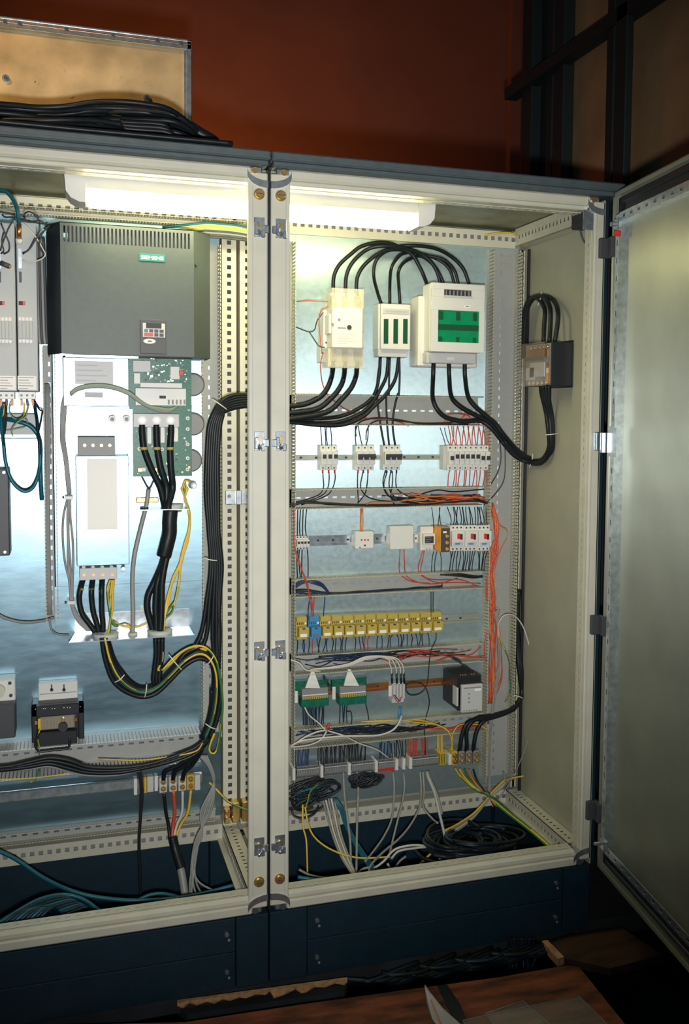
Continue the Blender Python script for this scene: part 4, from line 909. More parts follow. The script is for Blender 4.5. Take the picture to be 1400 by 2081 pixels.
run(K5, [(815,110,YR-.05),(800,160,YR-.05),(790,220,YR-.05),(795,300,YR-.05),(795,375,YR-.05)], 'blackw', 'black wire hanging down the middle to the red wires', None, .0018)
for k in range(26):
    y0 = 455+jit(28); x0 = 30+rng.random()*700
    kk = ['blackw','bluew','blackw','redw'][k % 4]; nm = {'redw': 'red', 'bluew': 'dark blue', 'blackw': 'black'}[kk]
    f = lambda x: -(x-30)*.045
    run(K4, [(x0,y0+f(x0),yi-.01*(k % 3)),(x0+90,y0+f(x0+90)+jit(18),yi-.02),(x0+200,450+f(x0+200)+jit(22),yi-.02),(x0+330,450+f(x0+330)+jit(18),yi-.02)], kk, nm+' wire in the tangle between relays and green modules', nm+' wires tangled between relays and green modules', .0017)
for k in range(4): run(K4, [(860,450+jit(10),yi-.02),(960,430+jit(6),yi-.02),(1050,440+jit(10),yi-.02),(1150,430+jit(10),yi-.02)] if k < 3 else [(1000,430,yi-.02),(1060,420,yi-.02),(1110,378,yi-.02)], 'redw', 'red wire running right above the black and grey device', 'red wires above the black and grey device', .0018)
for k in range(3): run(K4, [(930,430,yi-.03),(990,450+8*k,yi-.04),(1010+12*k,490,yi-.05),(1040+14*k,530,YR-.10),(1070+10*k,572,YR-.12)], 'blackw', 'black wire dropping onto the black and grey device', 'black wires onto the black and grey device', .0018)
# pale cables into the terminal group
for i, x in enumerate((603,630,654,672)):
    run(K4, [(140,505,YR-.07),(250,500-2*i,YR-.08),(360,485-4*i,YR-.08),(450,450-5*i,YR-.08),(540,435-2*i,YR-.08),(590+i*12,440+4*(3-i),YR-.08),(x-12,470,YR-.08),(x,500,YR-.08),(x,530,YR-.075)], 'whitew', 'pale cable arching over from the seam to the grey terminal group', 'pale cables to the grey terminal group', .0026, 'cable', 'cable')
    p = K4(x+2, 530, YR-.075); q = K4(x+4, 585, YR-.07); tag(B('black').cyl(p, q, .0035, 8).build('cable_sleeve'), 'black sleeve on the end of a pale cable at the terminal group', 'sleeve', 'black sleeves at the terminal group')
run(K4, [(30,450,YR-.08),(80,470,YR-.08),(120,510,YR-.08),(200,515,YR-.08)], 'whitew', 'short pale cable emerging at the seam above the green modules', None, .003, 'cable', 'cable')
run(K4, [(215,540,YR-.06),(235,575,YR-.07),(250,600,YR-.07)], 'blackw', 'short black lead between the two green modules', None, .0032, 'cable', 'cable')
# below green modules
for i in range(18):
    x = (100+i*9) if i < 14 else (310+(i-14)*14)
    fall(K5, x, 100 if i < 14 else 88, x+jit(8), 205, 'bluew' if i % 2 else 'blackw', ('dark blue' if i % 2 else 'black')+' wire hanging below the green modules', ('dark blue' if i % 2 else 'black')+' wires below the green modules', .0019, 5)
for p in ([(455,80),(465,120),(475,175)], [(345,130),(370,130),(378,165),(372,205)]): run(K5, [(x,y,yd) for x,y in p], 'blackw', 'loose black wire right of the green modules', 'loose black wires right of the green modules', .0018)
run(K5, [(110,105,YR-.06),(135,150,YR-.065),(190,195,YR-.07),(235,235,YR-.08),(330,265,YR-.085),(420,310,YR-.085),(520,345,YR-.08),(590,395,YR-.065)], 'whitew', 'pale cable crossing in front of the ducts down to the terminal strip', None, .0026, 'cable', 'cable')
run(K5, [(660,150,YR-.06),(648,190,YR-.07),(610,235,YR-.08),(540,262,YR-.085),(450,268,YR-.09),(320,270,YR-.09),(160,285,YR-.09),(80,300,YR-.09),(30,325,YR-.08)], 'whitew', 'thick pale cable sweeping left below the grey terminal group', None, .0038, 'cable', 'cable')
run(K5, [(235,235,YR-.085),(180,245,YR-.09),(110,275,YR-.09),(60,310,YR-.085),(30,330,YR-.08),(130,320,YR-.085),(200,290,YR-.09),(235,240,YR-.085)], 'whitew', 'pale cable loop at the seam above the terminal strip', None, .003, 'cable', 'cable')
p = K5(250, 200, YR-.08); q = K5(232, 235, YR-.08); tag(B('red').cyl(p, q, .005, 8).build('heat_shrink'), 'red heat-shrink sleeve on the pale cable below the left green module', 'sleeve')
p = K5(653, 105, YR-.06); q = K5(646, 165, YR-.065); tag(B('blue').cyl(p, q, .005, 8).build('heat_shrink'), 'blue sleeve under the grey terminal group', 'sleeve')
# tangle above terminals
for k in range(26):
    x0 = 40+rng.random()*560; f = lambda x: -(x-40)*.03
    kk = ['blackw','bluew','blackw','blackw'][k % 4]; nm = {'bluew': 'dark blue', 'blackw': 'black'}[kk]
    run(K5, [(x0,250+jit(28)+f(x0),yi-.01*(k % 4)),(x0+100,240+jit(24)+f(x0),yi-.02),(x0+230,240+jit(24)+f(x0+230),yi-.02),(x0+340,235+jit(20)+f(x0+340),yi-.01)], kk, nm+' wire in the tangle above the terminal strip', nm+' wires tangled above the terminal strip', .002)
for k in range(5): run(K5, [(430+k*40,190+jit(5),yi-.02),(620,182+jit(8),yi-.03),(760,185+jit(10),yi-.03),(860,200+jit(6),yi-.03),(925,240,yi-.04),(948,300,yi-.04),(948+jit(6),362,yi-.03)] if k < 2 else [(640+k*30,225+jit(10),yi-.02),(760,215+jit(12),yi-.02),(900,220+jit(12),yi-.02),(1040,215+jit(10),yi-.02),(1160,190+jit(10),yi-.02)], 'yelw' if k < 2 else 'redw', 'yellow wire curving along the duct down to the power terminals' if k < 2 else 'red wire lying in the duct above the power terminals', 'yellow wires to the power terminals' if k < 2 else 'red wires above the power terminals', .003 if k < 2 else .0018)
run(K5, [(950,300,yi-.05),(955,250,yi-.05),(990,205,yi-.05),(1060,200,yi-.05),(1120,210,yi-.05),(1150,250,yi-.05),(1145,330,yi-.04)], 'yelw', 'yellow wire arching over the power terminals', None, .0022)
i = 0
for (a, b, n, kk) in ((50,140,12,'bluew'),(190,460,34,'blackw'),(530,600,8,'bluew'),(610,690,7,'blackw')):
    for k in range(n):
        x = a+(b-a)*k/n; m = (a+b)/2
        nm = {'bluew': 'dark blue', 'blackw': 'black'}[kk]
        fall(K5, x, zline(x, 452, 372), x+jit(10), zline(x, 330, 285)+jit(14), kk, nm+' wire dropping onto the terminal strip', nm+' wires dropping onto the terminal strip', .0019, 9)
for x in (700,708,728,736,746,775,783,808): fall(K5, x, 376, x+jit(4), 282+jit(6), 'redw', 'red wire dropping onto the right half of the terminal strip', 'red wires dropping onto the terminal strip', .0024, 3)
for x in (866,876,886,896): fall(K5, x, 364, x-2+jit(3), 255, 'yelw', 'yellow wire dropping onto the earth terminals', 'yellow wires dropping onto the earth terminals', .0022, 3)
for i, (x, p) in enumerate(((990,[(995,320),(1005,260),(1030,200),(1080,175),(1170,165)]),(1028,[(1032,320),(1030,250),(1050,200),(1100,165),(1190,150)]),(1070,[(1072,320),(1085,250),(1110,200),(1150,170),(1230,145)]))):
    cab('thick black cable into the power terminals, %s of three' % ['left', 'middle', 'right'][i], 'cable', .0075, None, [K5(x,352,YR-.06)]+[K5(a,b,YR-.07) for a,b in p]+[K5(1290,120-4*i,YR-.06), K5(1335,60,YR-.05), K4(1345,640-10*i,YR-.04)]+[K4(1330+8*i,520,YR-.04), K4(1318+5*i,380,YR-.03), K4(1312+5*i,200,YR-.03), K4(1320+5*i,50,YR-.03)], 'thick black cables into the power terminals')
tag(B('white').tube([K5(1300,35,YR-.07),K5(1325,42,YR-.075),K5(1350,52,YR-.07)], .0018).build('cable_tie'), 'white cable tie on the black bundle beside the right duct, low down', 'cable tie')
# red wires down the right duct
for k in range(16):
    x0 = 1165+jit(14); x1 = 1180+jit(34)
    kk = 'redw' if k % 4 else 'orangew'
    P = [K3(x0+10,90+jit(30),yi-.02), K3(1200+jit(16),200+jit(30),yi-.03), K3(1185+jit(26),350,yi-.03), K3(1165+jit(18),470,yi-.03), K3(1170+jit(26),600,yi-.03), K4(x1,250,yi-.03), K4(x1+jit(24),400,yi-.03), K4(x1+jit(20),560,yi-.03), K4(1165+jit(16),700,yi-.03)]
    wire('wire', ('red' if k % 4 else 'orange')+' wire running down inside the tall right duct', 'wire', ('red' if k % 4 else 'orange')+' wires in the tall right duct', kk, .0018, None, P, 5, 4)
run(K3, [(1180,120,yi-.03),(1220,190,yi-.03),(1258,215,yi-.03),(1262,260,yi-.03),(1225,330,yi-.03),(1195,430,yi-.03),(1185,560,yi-.03)], 'orangew', 'orange wire bowing out to the right of the motor switches', None, .0018)
run(K2, [(1130,690,yi-.03),(1200,620,yi-.03),(1245,540,yi-.03),(1250,400,yi-.03),(1245,320,yi-.02)], 'blackw', 'thin brown-black wire bowing in the right duct beside the breakers, outer one', None, .0017)
run(K2, [(1170,570,yi-.03),(1205,510,yi-.03),(1225,440,yi-.03),(1222,350,yi-.03),(1205,290,yi-.02)], 'blackw', 'thin black wire bowing in the right duct beside the breakers, inner one', None, .0017)
for k in range(6):
    wire('wire', 'pale grey wire running down the right duct to the bottom', 'wire', 'pale wires down the right duct', 'greyw', .002, None, [K4(1190+k*6,170+jit(20),yi-.04), K4(1215+jit(10),300,yi-.04), K4(1210+jit(16),450,yi-.04), K4(1195+jit(10),600,yi-.04), K5(1185+jit(10),60,yi-.04), K5(1168+jit(8),250,yi-.04), K5(1165+jit(10),450,yi-.04), K5(1160+jit(10),600,YR-.08)], 5, 4)
run(K4, [(1215,330,yi-.05),(1210,260,yi-.06),(1235,205,yi-.07),(1280,192,yi-.07),(1320,215,yi-.06),(1360,280,YR-.08),(1395,400,YR-.08)], 'whitew', 'pale yellow-green wire arching out of the right duct against the side wall', None, .0024)
wire('wire', 'thin grey wire hanging along the side wall', 'wire', None, 'greyw', .002, None, [K4(1395,400,YR-.08), at(1082,1400,YR-.09), at(1080,1470,YR-.09), at(1060,1540,YR-.08), at(1030,1600,YR-.06), at(1000,1640,YR-.06)], 5, 5)
run(K4, [(1210,260,yi-.05),(1225,340,yi-.05),(1255,410,yi-.05),(1275,470,yi-.05),(1275,540,yi-.05),(1280,620,yi-.05),(1250,690,yi-.04)], 'gyw', 'green-yellow wire curving down beside the tall right duct', None, .0024)
# ================================================================== LEFT CABINET
M1 = crop(90,700,1400/330); M2 = crop(90,980,1400/330); M3 = crop(0,740,966/130); S1 = crop(0,380,1400/260)
YC = .455
# ---- the big drive
Yf = .24; Yb = .40
t = thing('drive', (-.34, Yb, 1.70), 'big anthracite drive cover with a slotted top, hanging in the left cabinet', 'drive')
x0, x1 = -.517, -.166; z0, z1 = 1.716, 2.066; xb0, xb1 = -.553, -.108
sa, sb = x0+.006, x1-.008                                   # slotted band
zs1, zs0 = z1-.004, z1-.058
mb = B('inv')
mb.box(x0, x1, Yf, Yf+.004, z0, zs0)
n = 33; p = (sb-sa)/n
mb.strip((sa, Yf, zs0), (1,0,0), (0,0,1), (0,1,0), sb-sa, zs1-zs0, .004, p*.5, p, n, p*.48, .042, .006)
mb.box(x0, sa, Yf, Yf+.004, zs0, zs1); mb.box(sb, x1, Yf, Yf+.004, zs0, zs1); mb.box(x0, x1, Yf, Yf+.004, zs1, z1)
# chamfered right side, top and back shell
mb.hexa([(x1,Yf,z0),(xb1,Yb-.06,z0),(xb1,Yb-.055,z0),(x1,Yf+.005,z0),(x1,Yf,z1),(xb1,Yb-.06,z1+.006),(xb1,Yb-.055,z1+.006),(x1,Yf+.005,z1)])
mb.box(xb1-.004, xb1, Yb-.06, Yb+.05, z0, z1+.006)
mb.hexa([(x0,Yf,z1-.002),(x1,Yf,z1-.002),(xb1,Yb-.06,z1+.004),(xb0,Yb-.06,z1+.004),(x0,Yf,z1),(x1,Yf,z1),(xb1,Yb-.06,z1+.007),(xb0,Yb-.06,z1+.007)])
mb.box(xb0, xb1, Yb-.06, Yb+.05, z1+.004, z1+.007)
mb.box(x0+.012, x0+.013, Yf-.0006, Yf+.001, z0, zs0)
mb.build('front_cover', t)
mb = B('inv_dark'); mb.hexa([(xb0,Yb-.06,z0),(x0,Yf,z0),(x0,Yf+.005,z0),(xb0,Yb-.055,z0),(xb0,Yb-.06,z1-.015),(x0,Yf,z1),(x0,Yf+.005,z1),(xb0,Yb-.055,z1-.015)])
mb.box(xb0, xb0+.004, Yb-.06, Yb+.05, z0, z1-.015); mb.build('side_cover', t)
B('inv_dark').box(x0+.02, x1-.005, Yf+.03, Yf+.034, z0+.02, z1-.003).build('inner_shield', t)
mb = B('inv_dark'); mb.box(x0+.03, x1+.04, Yf+.02, Yb+.04, z0-.001, z0+.001); mb.m('zinc').box(x0+.01, x0+.20, Yf+.006, Yf+.03, z0-.008, z0-.002); mb.build('bottom_lip', t, kind='stuff')
c = L2(773, 310, Yf); q0, q1, r0, r1 = rect(L2, 706, 291, 840, 330, Yf)
bd = B('tealsign').box(q0, q1, Yf-.0025, Yf+.001, r0, r1, .001).build('badge', t)
def text_mesh(s, x, z, Y, width, height, key, parent, name='lettering'):
    cu = bpy.data.curves.new('txt', 'FONT'); cu.body = s; cu.extrude = .0; cu.align_x = 'CENTER'; cu.align_y = 'CENTER'; cu.size = 1; cu.offset = .018
    to = bpy.data.objects.new('txt', cu); COL.objects.link(to); dg = bpy.context.evaluated_depsgraph_get(); me = bpy.data.meshes.new_from_object(to.evaluated_get(dg))
    COL.objects.unlink(to); bpy.data.objects.remove(to)
    xs = [v.co.x for v in me.vertices]; ys = [v.co.y for v in me.vertices]; sx = width/(max(xs)-min(xs)); sy = height/(max(ys)-min(ys)); mx = (max(xs)+min(xs))/2; my = (max(ys)+min(ys))/2
    for v in me.vertices: v.co = ((v.co.x-mx)*sx, 0, (v.co.y-my)*sy)
    me.name = name; me.materials.clear(); me.materials.append(X[key]); o = bpy.data.objects.new(name, me); COL.objects.link(o)
    o.parent = parent; o.location = Vector((x, Y, z))-worldloc(parent); return o
text_mesh('SIEMENS', (q0+q1)/2, (r0+r1)/2, Yf-.0027, (q1-q0)*.86, (r1-r0)*.48, 'white', bd)
q0, q1, r0, r1 = rect(L2, 712, 624, 843, 798, Yf)
kp = B('darkgrey').box(q0, q1, Yf-.004, Yf+.001, r0, r1, .001).build('keypad', t)
Yk = Yf-.004
q0, q1, r0, r1 = rect(L2, 725, 643, 838, 714, Yk); B('grey').box(q0, q1, Yk-.0012, Yk, r0, r1, .0004).build('keypad_panel', kp)
q0, q1, r0, r1 = rect(L2, 742, 643, 820, 668, Yk); B('ink').box(q0, q1, Yk-.0022, Yk-.001, r0, r1).build('display', kp)
for (a, b, c_, d, k) in ((733,672,752,688,'tealsign'),(758,673,778,689,'darkgrey'),(784,674,804,690,'darkgrey'),(810,675,831,691,'darkgrey'),(733,692,778,708,'red'),(784,693,804,710,'darkgrey'),(810,695,831,711,'darkgrey')):
    q0, q1, r0, r1 = rect(L2, a, b, c_, d, Yk); B(k).box(q0, q1, Yk-.003, Yk-.001, r0, r1, .0005).build('button', kp)
q0, q1, r0, r1 = rect(L2, 728, 721, 791, 746, Yk); mb = B('white'); P = [(((q0+q1)/2)+(q1-q0)/2*math.cos(a*math.pi/9), Yk-.001, (r0+r1)/2+(r1-r0)/2*math.sin(a*math.pi/9)) for a in range(18)]
mb.prism(P, (0,.001,0)); mb.m('ink').box((q0*.65+q1*.35), (q0*.32+q1*.68), Yk-.0016, Yk-.0008, (r0+r1)/2-.0015, (r0+r1)/2+.0015); mb.build('serial_port', kp)
for (a, b) in ((1000, 347),): c = L2(a, b, Yf+.01); B('ink').cyl((c.x, Yf+.004, c.z), (c.x, Yf+.012, c.z), .004, 12).build('cover_screw', t)
# ---- chassis under the drive
ch = thing('drive_chassis', (-.34, YC, 1.2), 'galvanised chassis plate below the anthracite drive, very bright in the flash', 'chassis')
q0, q1, r0, r1 = rect(px, 108, 700, 412, 1186, YC)
mb = B('galv_left'); mb.box(q0, q1, YC, YC+.003, r0, r1+.1); mb.box(q0, q0+.003, YC, YL, r0, r1+.1); mb.box(q1-.003, q1, YC, YL, r0, r1+.1); mb.build('chassis_plate', ch)
s0, s1, _, _ = rect(px, 112, 1190, 410, 1300, YC+.01); _, _, rr0, rr1 = rect(px, 112, 1186, 410, 1292, YC+.01)
B('galv_left').box(s0, s1, YC+.006, YC+.009, rr0, rr1).build('lower_plate', ch)
# casing with label
q0, q1, r0, r1 = rect(px, 128, 727, 262, 826, YC-.10); mb = B('galv_left'); mb.box(q0, q1, YC-.10, YC-.001, r0, r1, .002); cs = mb.build('terminal_casing', ch)
u0, u1, v0, v1 = rect(px, 152, 734, 230, 781, YC-.10); mb = B('grey'); mb.box(u0, u1, YC-.102, YC-.0995, v0, v1); label_lines(mb, u0, u1, v0+.004, v1-.004, YC-.102, 4, 'modgrey'); mb.build('label_plate', cs)
u0, u1, v0, v1 = rect(px, 172, 797, 209, 808, YC-.10); B('modgrey').box(u0, u1, YC-.1008, YC-.0995, v0, v1).build('label_plate', cs)
# circuit boards
q0, q1, r0, r1 = rect(px, 262, 722, 389, 832, YC-.085); b1 = thing('circuit_board', ((q0+q1)/2, YC-.085, r0), 'green control board directly under the drive cover', 'circuit board')
B('pcb').box(q0, q1, YC-.085, YC-.082, r0, r1+.02).build('board', b1)
def comp(par, a, b, c_, d, key, name, dep=.012, c=.001, lab=None, Y0=None):
    Y0 = YC-.085 if Y0 is None else Y0
    q0, q1, r0, r1 = rect(px, a, b, c_, d, Y0-dep); return B(key).box(q0, q1, Y0-dep, Y0, r0, r1, c).build(name, par, label=lab)
comp(b1, 270, 733, 306, 756, 'grey', 'relay_block'); comp(b1, 346, 745, 365, 771, 'white', 'connector', .010); comp(b1, 364, 752, 373, 764, 'red', 'fuse', .012)
comp(b1, 285, 778, 370, 788, 'white', 'ribbon_socket', .010); comp(b1, 272, 758, 285, 780, 'white', 'capacitor', .014); 
tb = comp(b1, 275, 789, 378, 824, 'white', 'terminal_strip', .022)
for k in range(5): comp(tb, 341+k*8, 812, 345+k*8, 822, 'midgrey', 'wire_opening', .0228, 0)
comp(tb, 324, 804, 337, 810, 'ink', 'clamp_slot', .0232, 0)
mb = B('grey'); rg = random.Random(5)
for k in range(110):
    a = 290+rg.random()*90; b = 727+rg.random()*50
    q = px(a, b, YC-.085); w_ = .0008+rg.random()*.0028; h_ = .0008+rg.random()*.002
    mb.m(['grey','darkgrey','zinc','dgreen'][k % 4]).box(q.x-w_, q.x+w_, YC-.085-.002-rg.random()*.003, YC-.085, q.z-h_, q.z+h_)
mb.build('small_components', b1, kind='stuff')
Yp = YC-.06
q0, q1, r0, r1 = rect(px, 270, 822, 390, 968, Yp); b2 = thing('circuit_board', ((q0+q1)/2, Yp, r0), 'green power board with three black cables bolted on', 'circuit board')
B('pcb').box(q0, q1, Yp, Yp+.003, r0, r1).build('board', b2)
mb = B('grey')
for k in range(40):
    a = 274+rg.random()*112; b = 872+rg.random()*92
    q = px(a, b, Yp); w_ = .001+rg.random()*.002
    mb.m(['grey','darkgrey','white','copper'][k % 4]).box(q.x-w_, q.x+w_, Yp-.002-rg.random()*.003, Yp, q.z-w_, q.z+w_)
mb.build('small_components', b2, kind='stuff')
tb = comp(b2, 271, 841, 364, 868, 'grey', 'terminal_rail', .028, .001, None, Yp)
for k in range(3): comp(b2, 299+k*27, 868, 308+k*27, 902-k*2, 'white', 'separator', .020, .001, None, Yp)
for k, (a, b) in enumerate(((289,854),(318,854),(346,854))):
    q = px(a, b, Yp-.03); mb = B('white'); mb.cyl((q.x, Yp-.033, q.z), (q.x, Yp-.027, q.z), .0125, 16); mb.m('zinc').cyl((q.x, Yp-.038, q.z), (q.x, Yp-.032, q.z), .007, 6); mb.build('bolt', tb)
for (a, b) in ((383,831),(381,850),(381,872),(381,903),(381,931),(381,954),(283,912),(329,913),(257,852),(228,852)):
    q = px(a, b, Yp); mb = B('white'); mb.cyl((q.x, Yp-.004, q.z), (q.x, Yp+.002, q.z), .0055 if a > 260 else .011, 12); mb.m('midgrey').cyl((q.x, Yp-.0055, q.z), (q.x, Yp-.0035, q.z), .0025 if a > 260 else .006, 8); mb.build('standoff_screw', b2)
for (a, b, k) in ((284,955,'copper'),(315,955,'copper'),(292,954,'white')): q = px(a, b, Yp); B(k).box(q.x-.006, q.x+.006, Yp-.006, Yp, q.z-.006, q.z+.006, .001).build('contact', b2)
for i, (a, b) in enumerate(((392,782),(392,862),(387,936))):
    q = px(a, b, YC-.04); mb = B('darkgrey'); mb.cyl((q.x, YC-.045, q.z), (q.x, YC-.004, q.z), .034, 28); mb.m('midgrey').cyl((q.x, YC-.046, q.z), (q.x, YC-.0445, q.z), .030, 28)
    o = mb.build('capacitor'); tag(o, 'round dark capacitor can behind the green boards, %s of three' % ['topmost', 'middle', 'lowest'][i], 'capacitor', 'round capacitors behind the boards')
# insulator knob lower right + earth
q = px(393, 986, YC-.03); mb = B('grey'); mb.cyl((q.x, YC-.05, q.z), (q.x, YC, q.z), .009, 12, .013); mb.m('zinc').cyl((q.x, YC-.056, q.z), (q.x, YC-.049, q.z), .006, 6); tag(mb.build('earth_bolt'), 'grey earth bolt where green-yellow wires start, right of the power board', 'bolt')
# line filter box
Yb_ = YC-.11
q0, q1, r0, r1 = rect(px, 155, 926, 262, 1149, Yb_); fb = thing('line_filter', ((q0+q1)/2, YC, r0), 'tall pale metal filter box with a white label and four terminals below', 'filter')
B('zinc' if 0 else 'galv_left').box(q0, q1, Yb_, YC-.001, r0, r1, .0015).build('housing', fb)
u0, u1, v0, v1 = rect(px, 177, 932, 238, 1076, Yb_); B('paper').box(u0, u1, Yb_-.0008, Yb_, v0, v1).build('label_plate', fb)
comp(fb, 158, 888, 234, 926, 'midgrey', 'top_terminal_block', .04, .001, None, YC-.05)
for k in range(4): q = px(172+k*17, 905, YC-.091); B('brass').cyl((q.x, YC-.093, q.z), (q.x, YC-.089, q.z), .004, 10).build('terminal_screw', fb)
u0, u1, v0, v1 = rect(px, 162, 1154, 238, 1178, Yb_+.01); lt = B('grey').box(u0, u1, Yb_+.01, YC-.02, v0, v1, .001).build('bottom_terminal_block', fb)
for k in range(4):
    q = px(171+k*19, 1168, Yb_+.01); B('copper').cyl((q.x, Yb_+.0075, q.z), (q.x, Yb_+.012, q.z), .0038, 10).build('terminal_screw', lt)
    q = px(170+k*19, 1152, Yb_+.01); B('grey').cyl((q.x, Yb_+.012, q.z-.002), (q.x, YC-.02, q.z-.002), .005, 10).build('clamp', lt)
q = px(250, 1155, YC-.06); mb = B('zinc'); mb.cyl((q.x, YC-.07, q.z), (q.x, YC-.02, q.z), .006, 8).cyl((q.x, YC-.06, q.z-.008), (q.x, YC-.06, q.z+.012), .004, 8); mb.build('earth_stud', fb)
# grommet shelf below the power board (cables pass down through it)
def shelf(a, b, xm, ym, w_, y, label, y_dep, key='zinc', gk=None):
    pass
q = M2(905, 240, .36); q2 = M2(1245, 240, .36)
t = thing('cable_shelf', ((q.x+q2.x)/2, .40, q.z), 'small sheet metal shelf with a grey rubber grommet under the power board', 'shelf')
B('zinc').box(M2(815,240,.36).x, q2.x, .36, YC-.001, q.z-.001, q.z+.001).build('shelf_plate', t)
c = M2(1110, 215, .40); mb = B('modgrey'); mb.cyl((c.x, .400, q.z-.010), (c.x, .400, q.z+.012), .024, 20, .030); mb.build('grommet', t)
c = M2(862, 215, .40); mb = B('black'); mb.cyl((c.x, .400, q.z-.005), (c.x, .400, q.z+.005), .012, 16); mb.build('grommet', t)
mb = B('copper'); e = M2(790,150,YC-.02); e2 = M2(985,165,YC-.02); mb.box(e.x, e2.x, YC-.02, YC-.004, e.z-.010, e.z+.006, .002); mb.m('brass').cyl((e2.x-.01, YC-.03, e.z), (e2.x-.01, YC-.018, e.z), .006, 8).cyl((e.x+.01, YC-.03, e.z), (e.x+.01, YC-.018, e.z), .006, 8); mb.build('copper_bracket', t)
# big galvanised bottom shelf
zS = at(268, 1298, .33).z; A = px(140, 1305, .33); Bp = px(395, 1292, .33); A2 = px(152, 1258, YC-.005); B2 = px(385, 1262, YC-.005)
t = thing('cable_shelf', ((A.x+Bp.x)/2, .40, zS), 'wide bright galvanised shelf with two grey grommets low in the left cabinet', 'shelf')
mb = B('zinc'); mb.hexa([(A.x,.33,zS-.002),(Bp.x,.33,zS-.002),(B2.x,YC+.004,zS-.002),(A2.x,YC+.004,zS-.002),(A.x,.33,zS),(Bp.x,.33,zS),(B2.x,YC+.004,zS),(A2.x,YC+.004,zS)])
mb.box(A2.x, B2.x, YC+.002, YC+.005, zS, zS+.055); mb.build('shelf_plate', t)
for a in (215, 325): c = px(a, 1288, .38); B('modgrey').cyl((c.x, .385, zS-.007), (c.x, .385, zS+.010), .034, 22, .037).build('grommet', t)
c = px(270, 1292, .38); B('modgrey').cyl((c.x, .385, zS-.014), (c.x, .385, zS+.006), .013, 14).build('cable_gland', t)
for i, (a, b) in enumerate(((289, 1236), (170, 1243))): c = px(a, b, YC-.002); B('brass').cyl((c.x, YC-.004, c.z), (c.x, YC+.004, c.z), .005, 8).build('shelf_screw', t)
# ---- grey modules at the far left
for i, (a, b) in enumerate(((-22, 32), (35, 76))):
    Ym = .30; q0, q1, r0, r1 = rect(px, a, 452, b, 795, Ym)
    t = thing('power_module', ((q0+q1)/2, Ym+.1, r0), ['tall narrow grey module at the very left edge of the picture', 'tall narrow grey module left of the anthracite drive'][i], 'module', 'tall grey modules')
    B('modgrey').box(q0, q1, Ym, YL-.001, r0, r1, .002).build('housing', t)
    dx = 0 if i else -42
    for (x0_, y0_, x1_, y1_, k, nm) in ((37,505,45,547,'zinc','connector'),(39,552,44,574,'darkgrey','slot'),(38,612,46,620,'ink','led_display'),(46,612,51,620,'red','led_display')):
        u0, u1, v0, v1 = rect(px, x0_+dx, y0_, x1_+dx, y1_, Ym); B(k).box(u0, u1, Ym-(.006 if nm == 'connector' else .0015), Ym+.001, v0, v1, .0005).build(nm, t)
    u0, u1, v0, v1 = rect(px, 38+dx, 648, 67+dx, 694, Ym); mb = B('grey')
    mb.box(u0, u1, Ym-.002, Ym, v0, v1)
    mb.m('modgrey')
    for k in range(4): x = u0+(u1-u0)*(k+.5)/4; mb.box(x-.004, x+.004, Ym-.006, Ym-.001, v0+.006, v1-.006, .001)
    mb.m('white')
    for k in range(4): x = u0+(u1-u0)*(k+.4)/4; mb.box(x-.003, x+.003, Ym-.005, Ym-.001, v1-.005, v1+.004); mb.box(x-.003, x+.003, Ym-.005, Ym-.001, v0-.004, v0+.005)
    mb.build('ribbed_cover', t, kind='stuff')
    u0, u1, v0, v1 = rect(px, 36+dx, 764, 74+dx, 792, Ym); mb = B('paper'); mb.box(u0, u1, Ym-.0008, Ym+.001, v0, v1); label_lines(mb, u0, u1, v0, v1, Ym-.0008, 5, 'midgrey'); mb.build('rating_label', t)
    u0, u1, v0, v1 = rect(px, 38+dx, 796, 72+dx, 811, Ym+.01); tb = B('white').box(u0, u1, Ym+.01, Ym+.06, v0, v1, .001).build('terminal_block', t)
    for k in range(3):
        x = u0+(u1-u0)*(k+.5)/3; B('midgrey').cyl((x, Ym+.008, (v0+v1)/2), (x, Ym+.012, (v0+v1)/2), .0035, 10).build('terminal_screw', tb)
        B('orangew' if k != 1 else 'darkgrey').box(x-.003, x+.003, Ym+.014, Ym+.024, v0-.018, v0-.0005, .001).build('wire_clamp', tb)
# heat sink bar under modules
q0, q1, r0, r1 = rect(px, -20, 840, 76, 892, .44); mb = B('modgrey'); mb.box(q0, q1, .44, YL, r0, r1, .003); mb.m('zinc').box(q0+.02, q1-.004, .437, .441, r0+.004, r0+.012); tag(mb.build('busbar_support'), 'grey metal support bar behind the wires under the tall modules', 'bracket')
tw = lambda lab, key, r, pts, g=None, fn=M3: wire('cable', lab, 'cable', g, key, r, fn, pts, 8, 6)
tw('teal cable looping from the left module down and back up', 'tealw', .0048, [(40,620,.33),(20,800,.35),(30,1000,.36),(55,1200,.37),(80,1450,.37),(140,1680,.37),(230,1830,.37),(360,1920,.37),(480,1880,.37),(560,1740,.37),(600,1550,.38),(610,1350,.38)])
tw('teal cable running from the second module straight down', 'tealw', .0060, [(30,830,.42),(150,840,.40),(320,880,.39),(450,930,.39),(540,1020,.39),(590,1120,.39),(612,1260,.39),(610,1500,.39),(615,1750,.39),(632,2050,.40)])
tw('dark lead from the second module terminals downwards', 'dkteal', .0045, [(520,560,.33),(535,700,.34),(560,850,.36),(570,1000,.37),(590,1130,.38),(600,1300,.385),(600,1420,.39)])
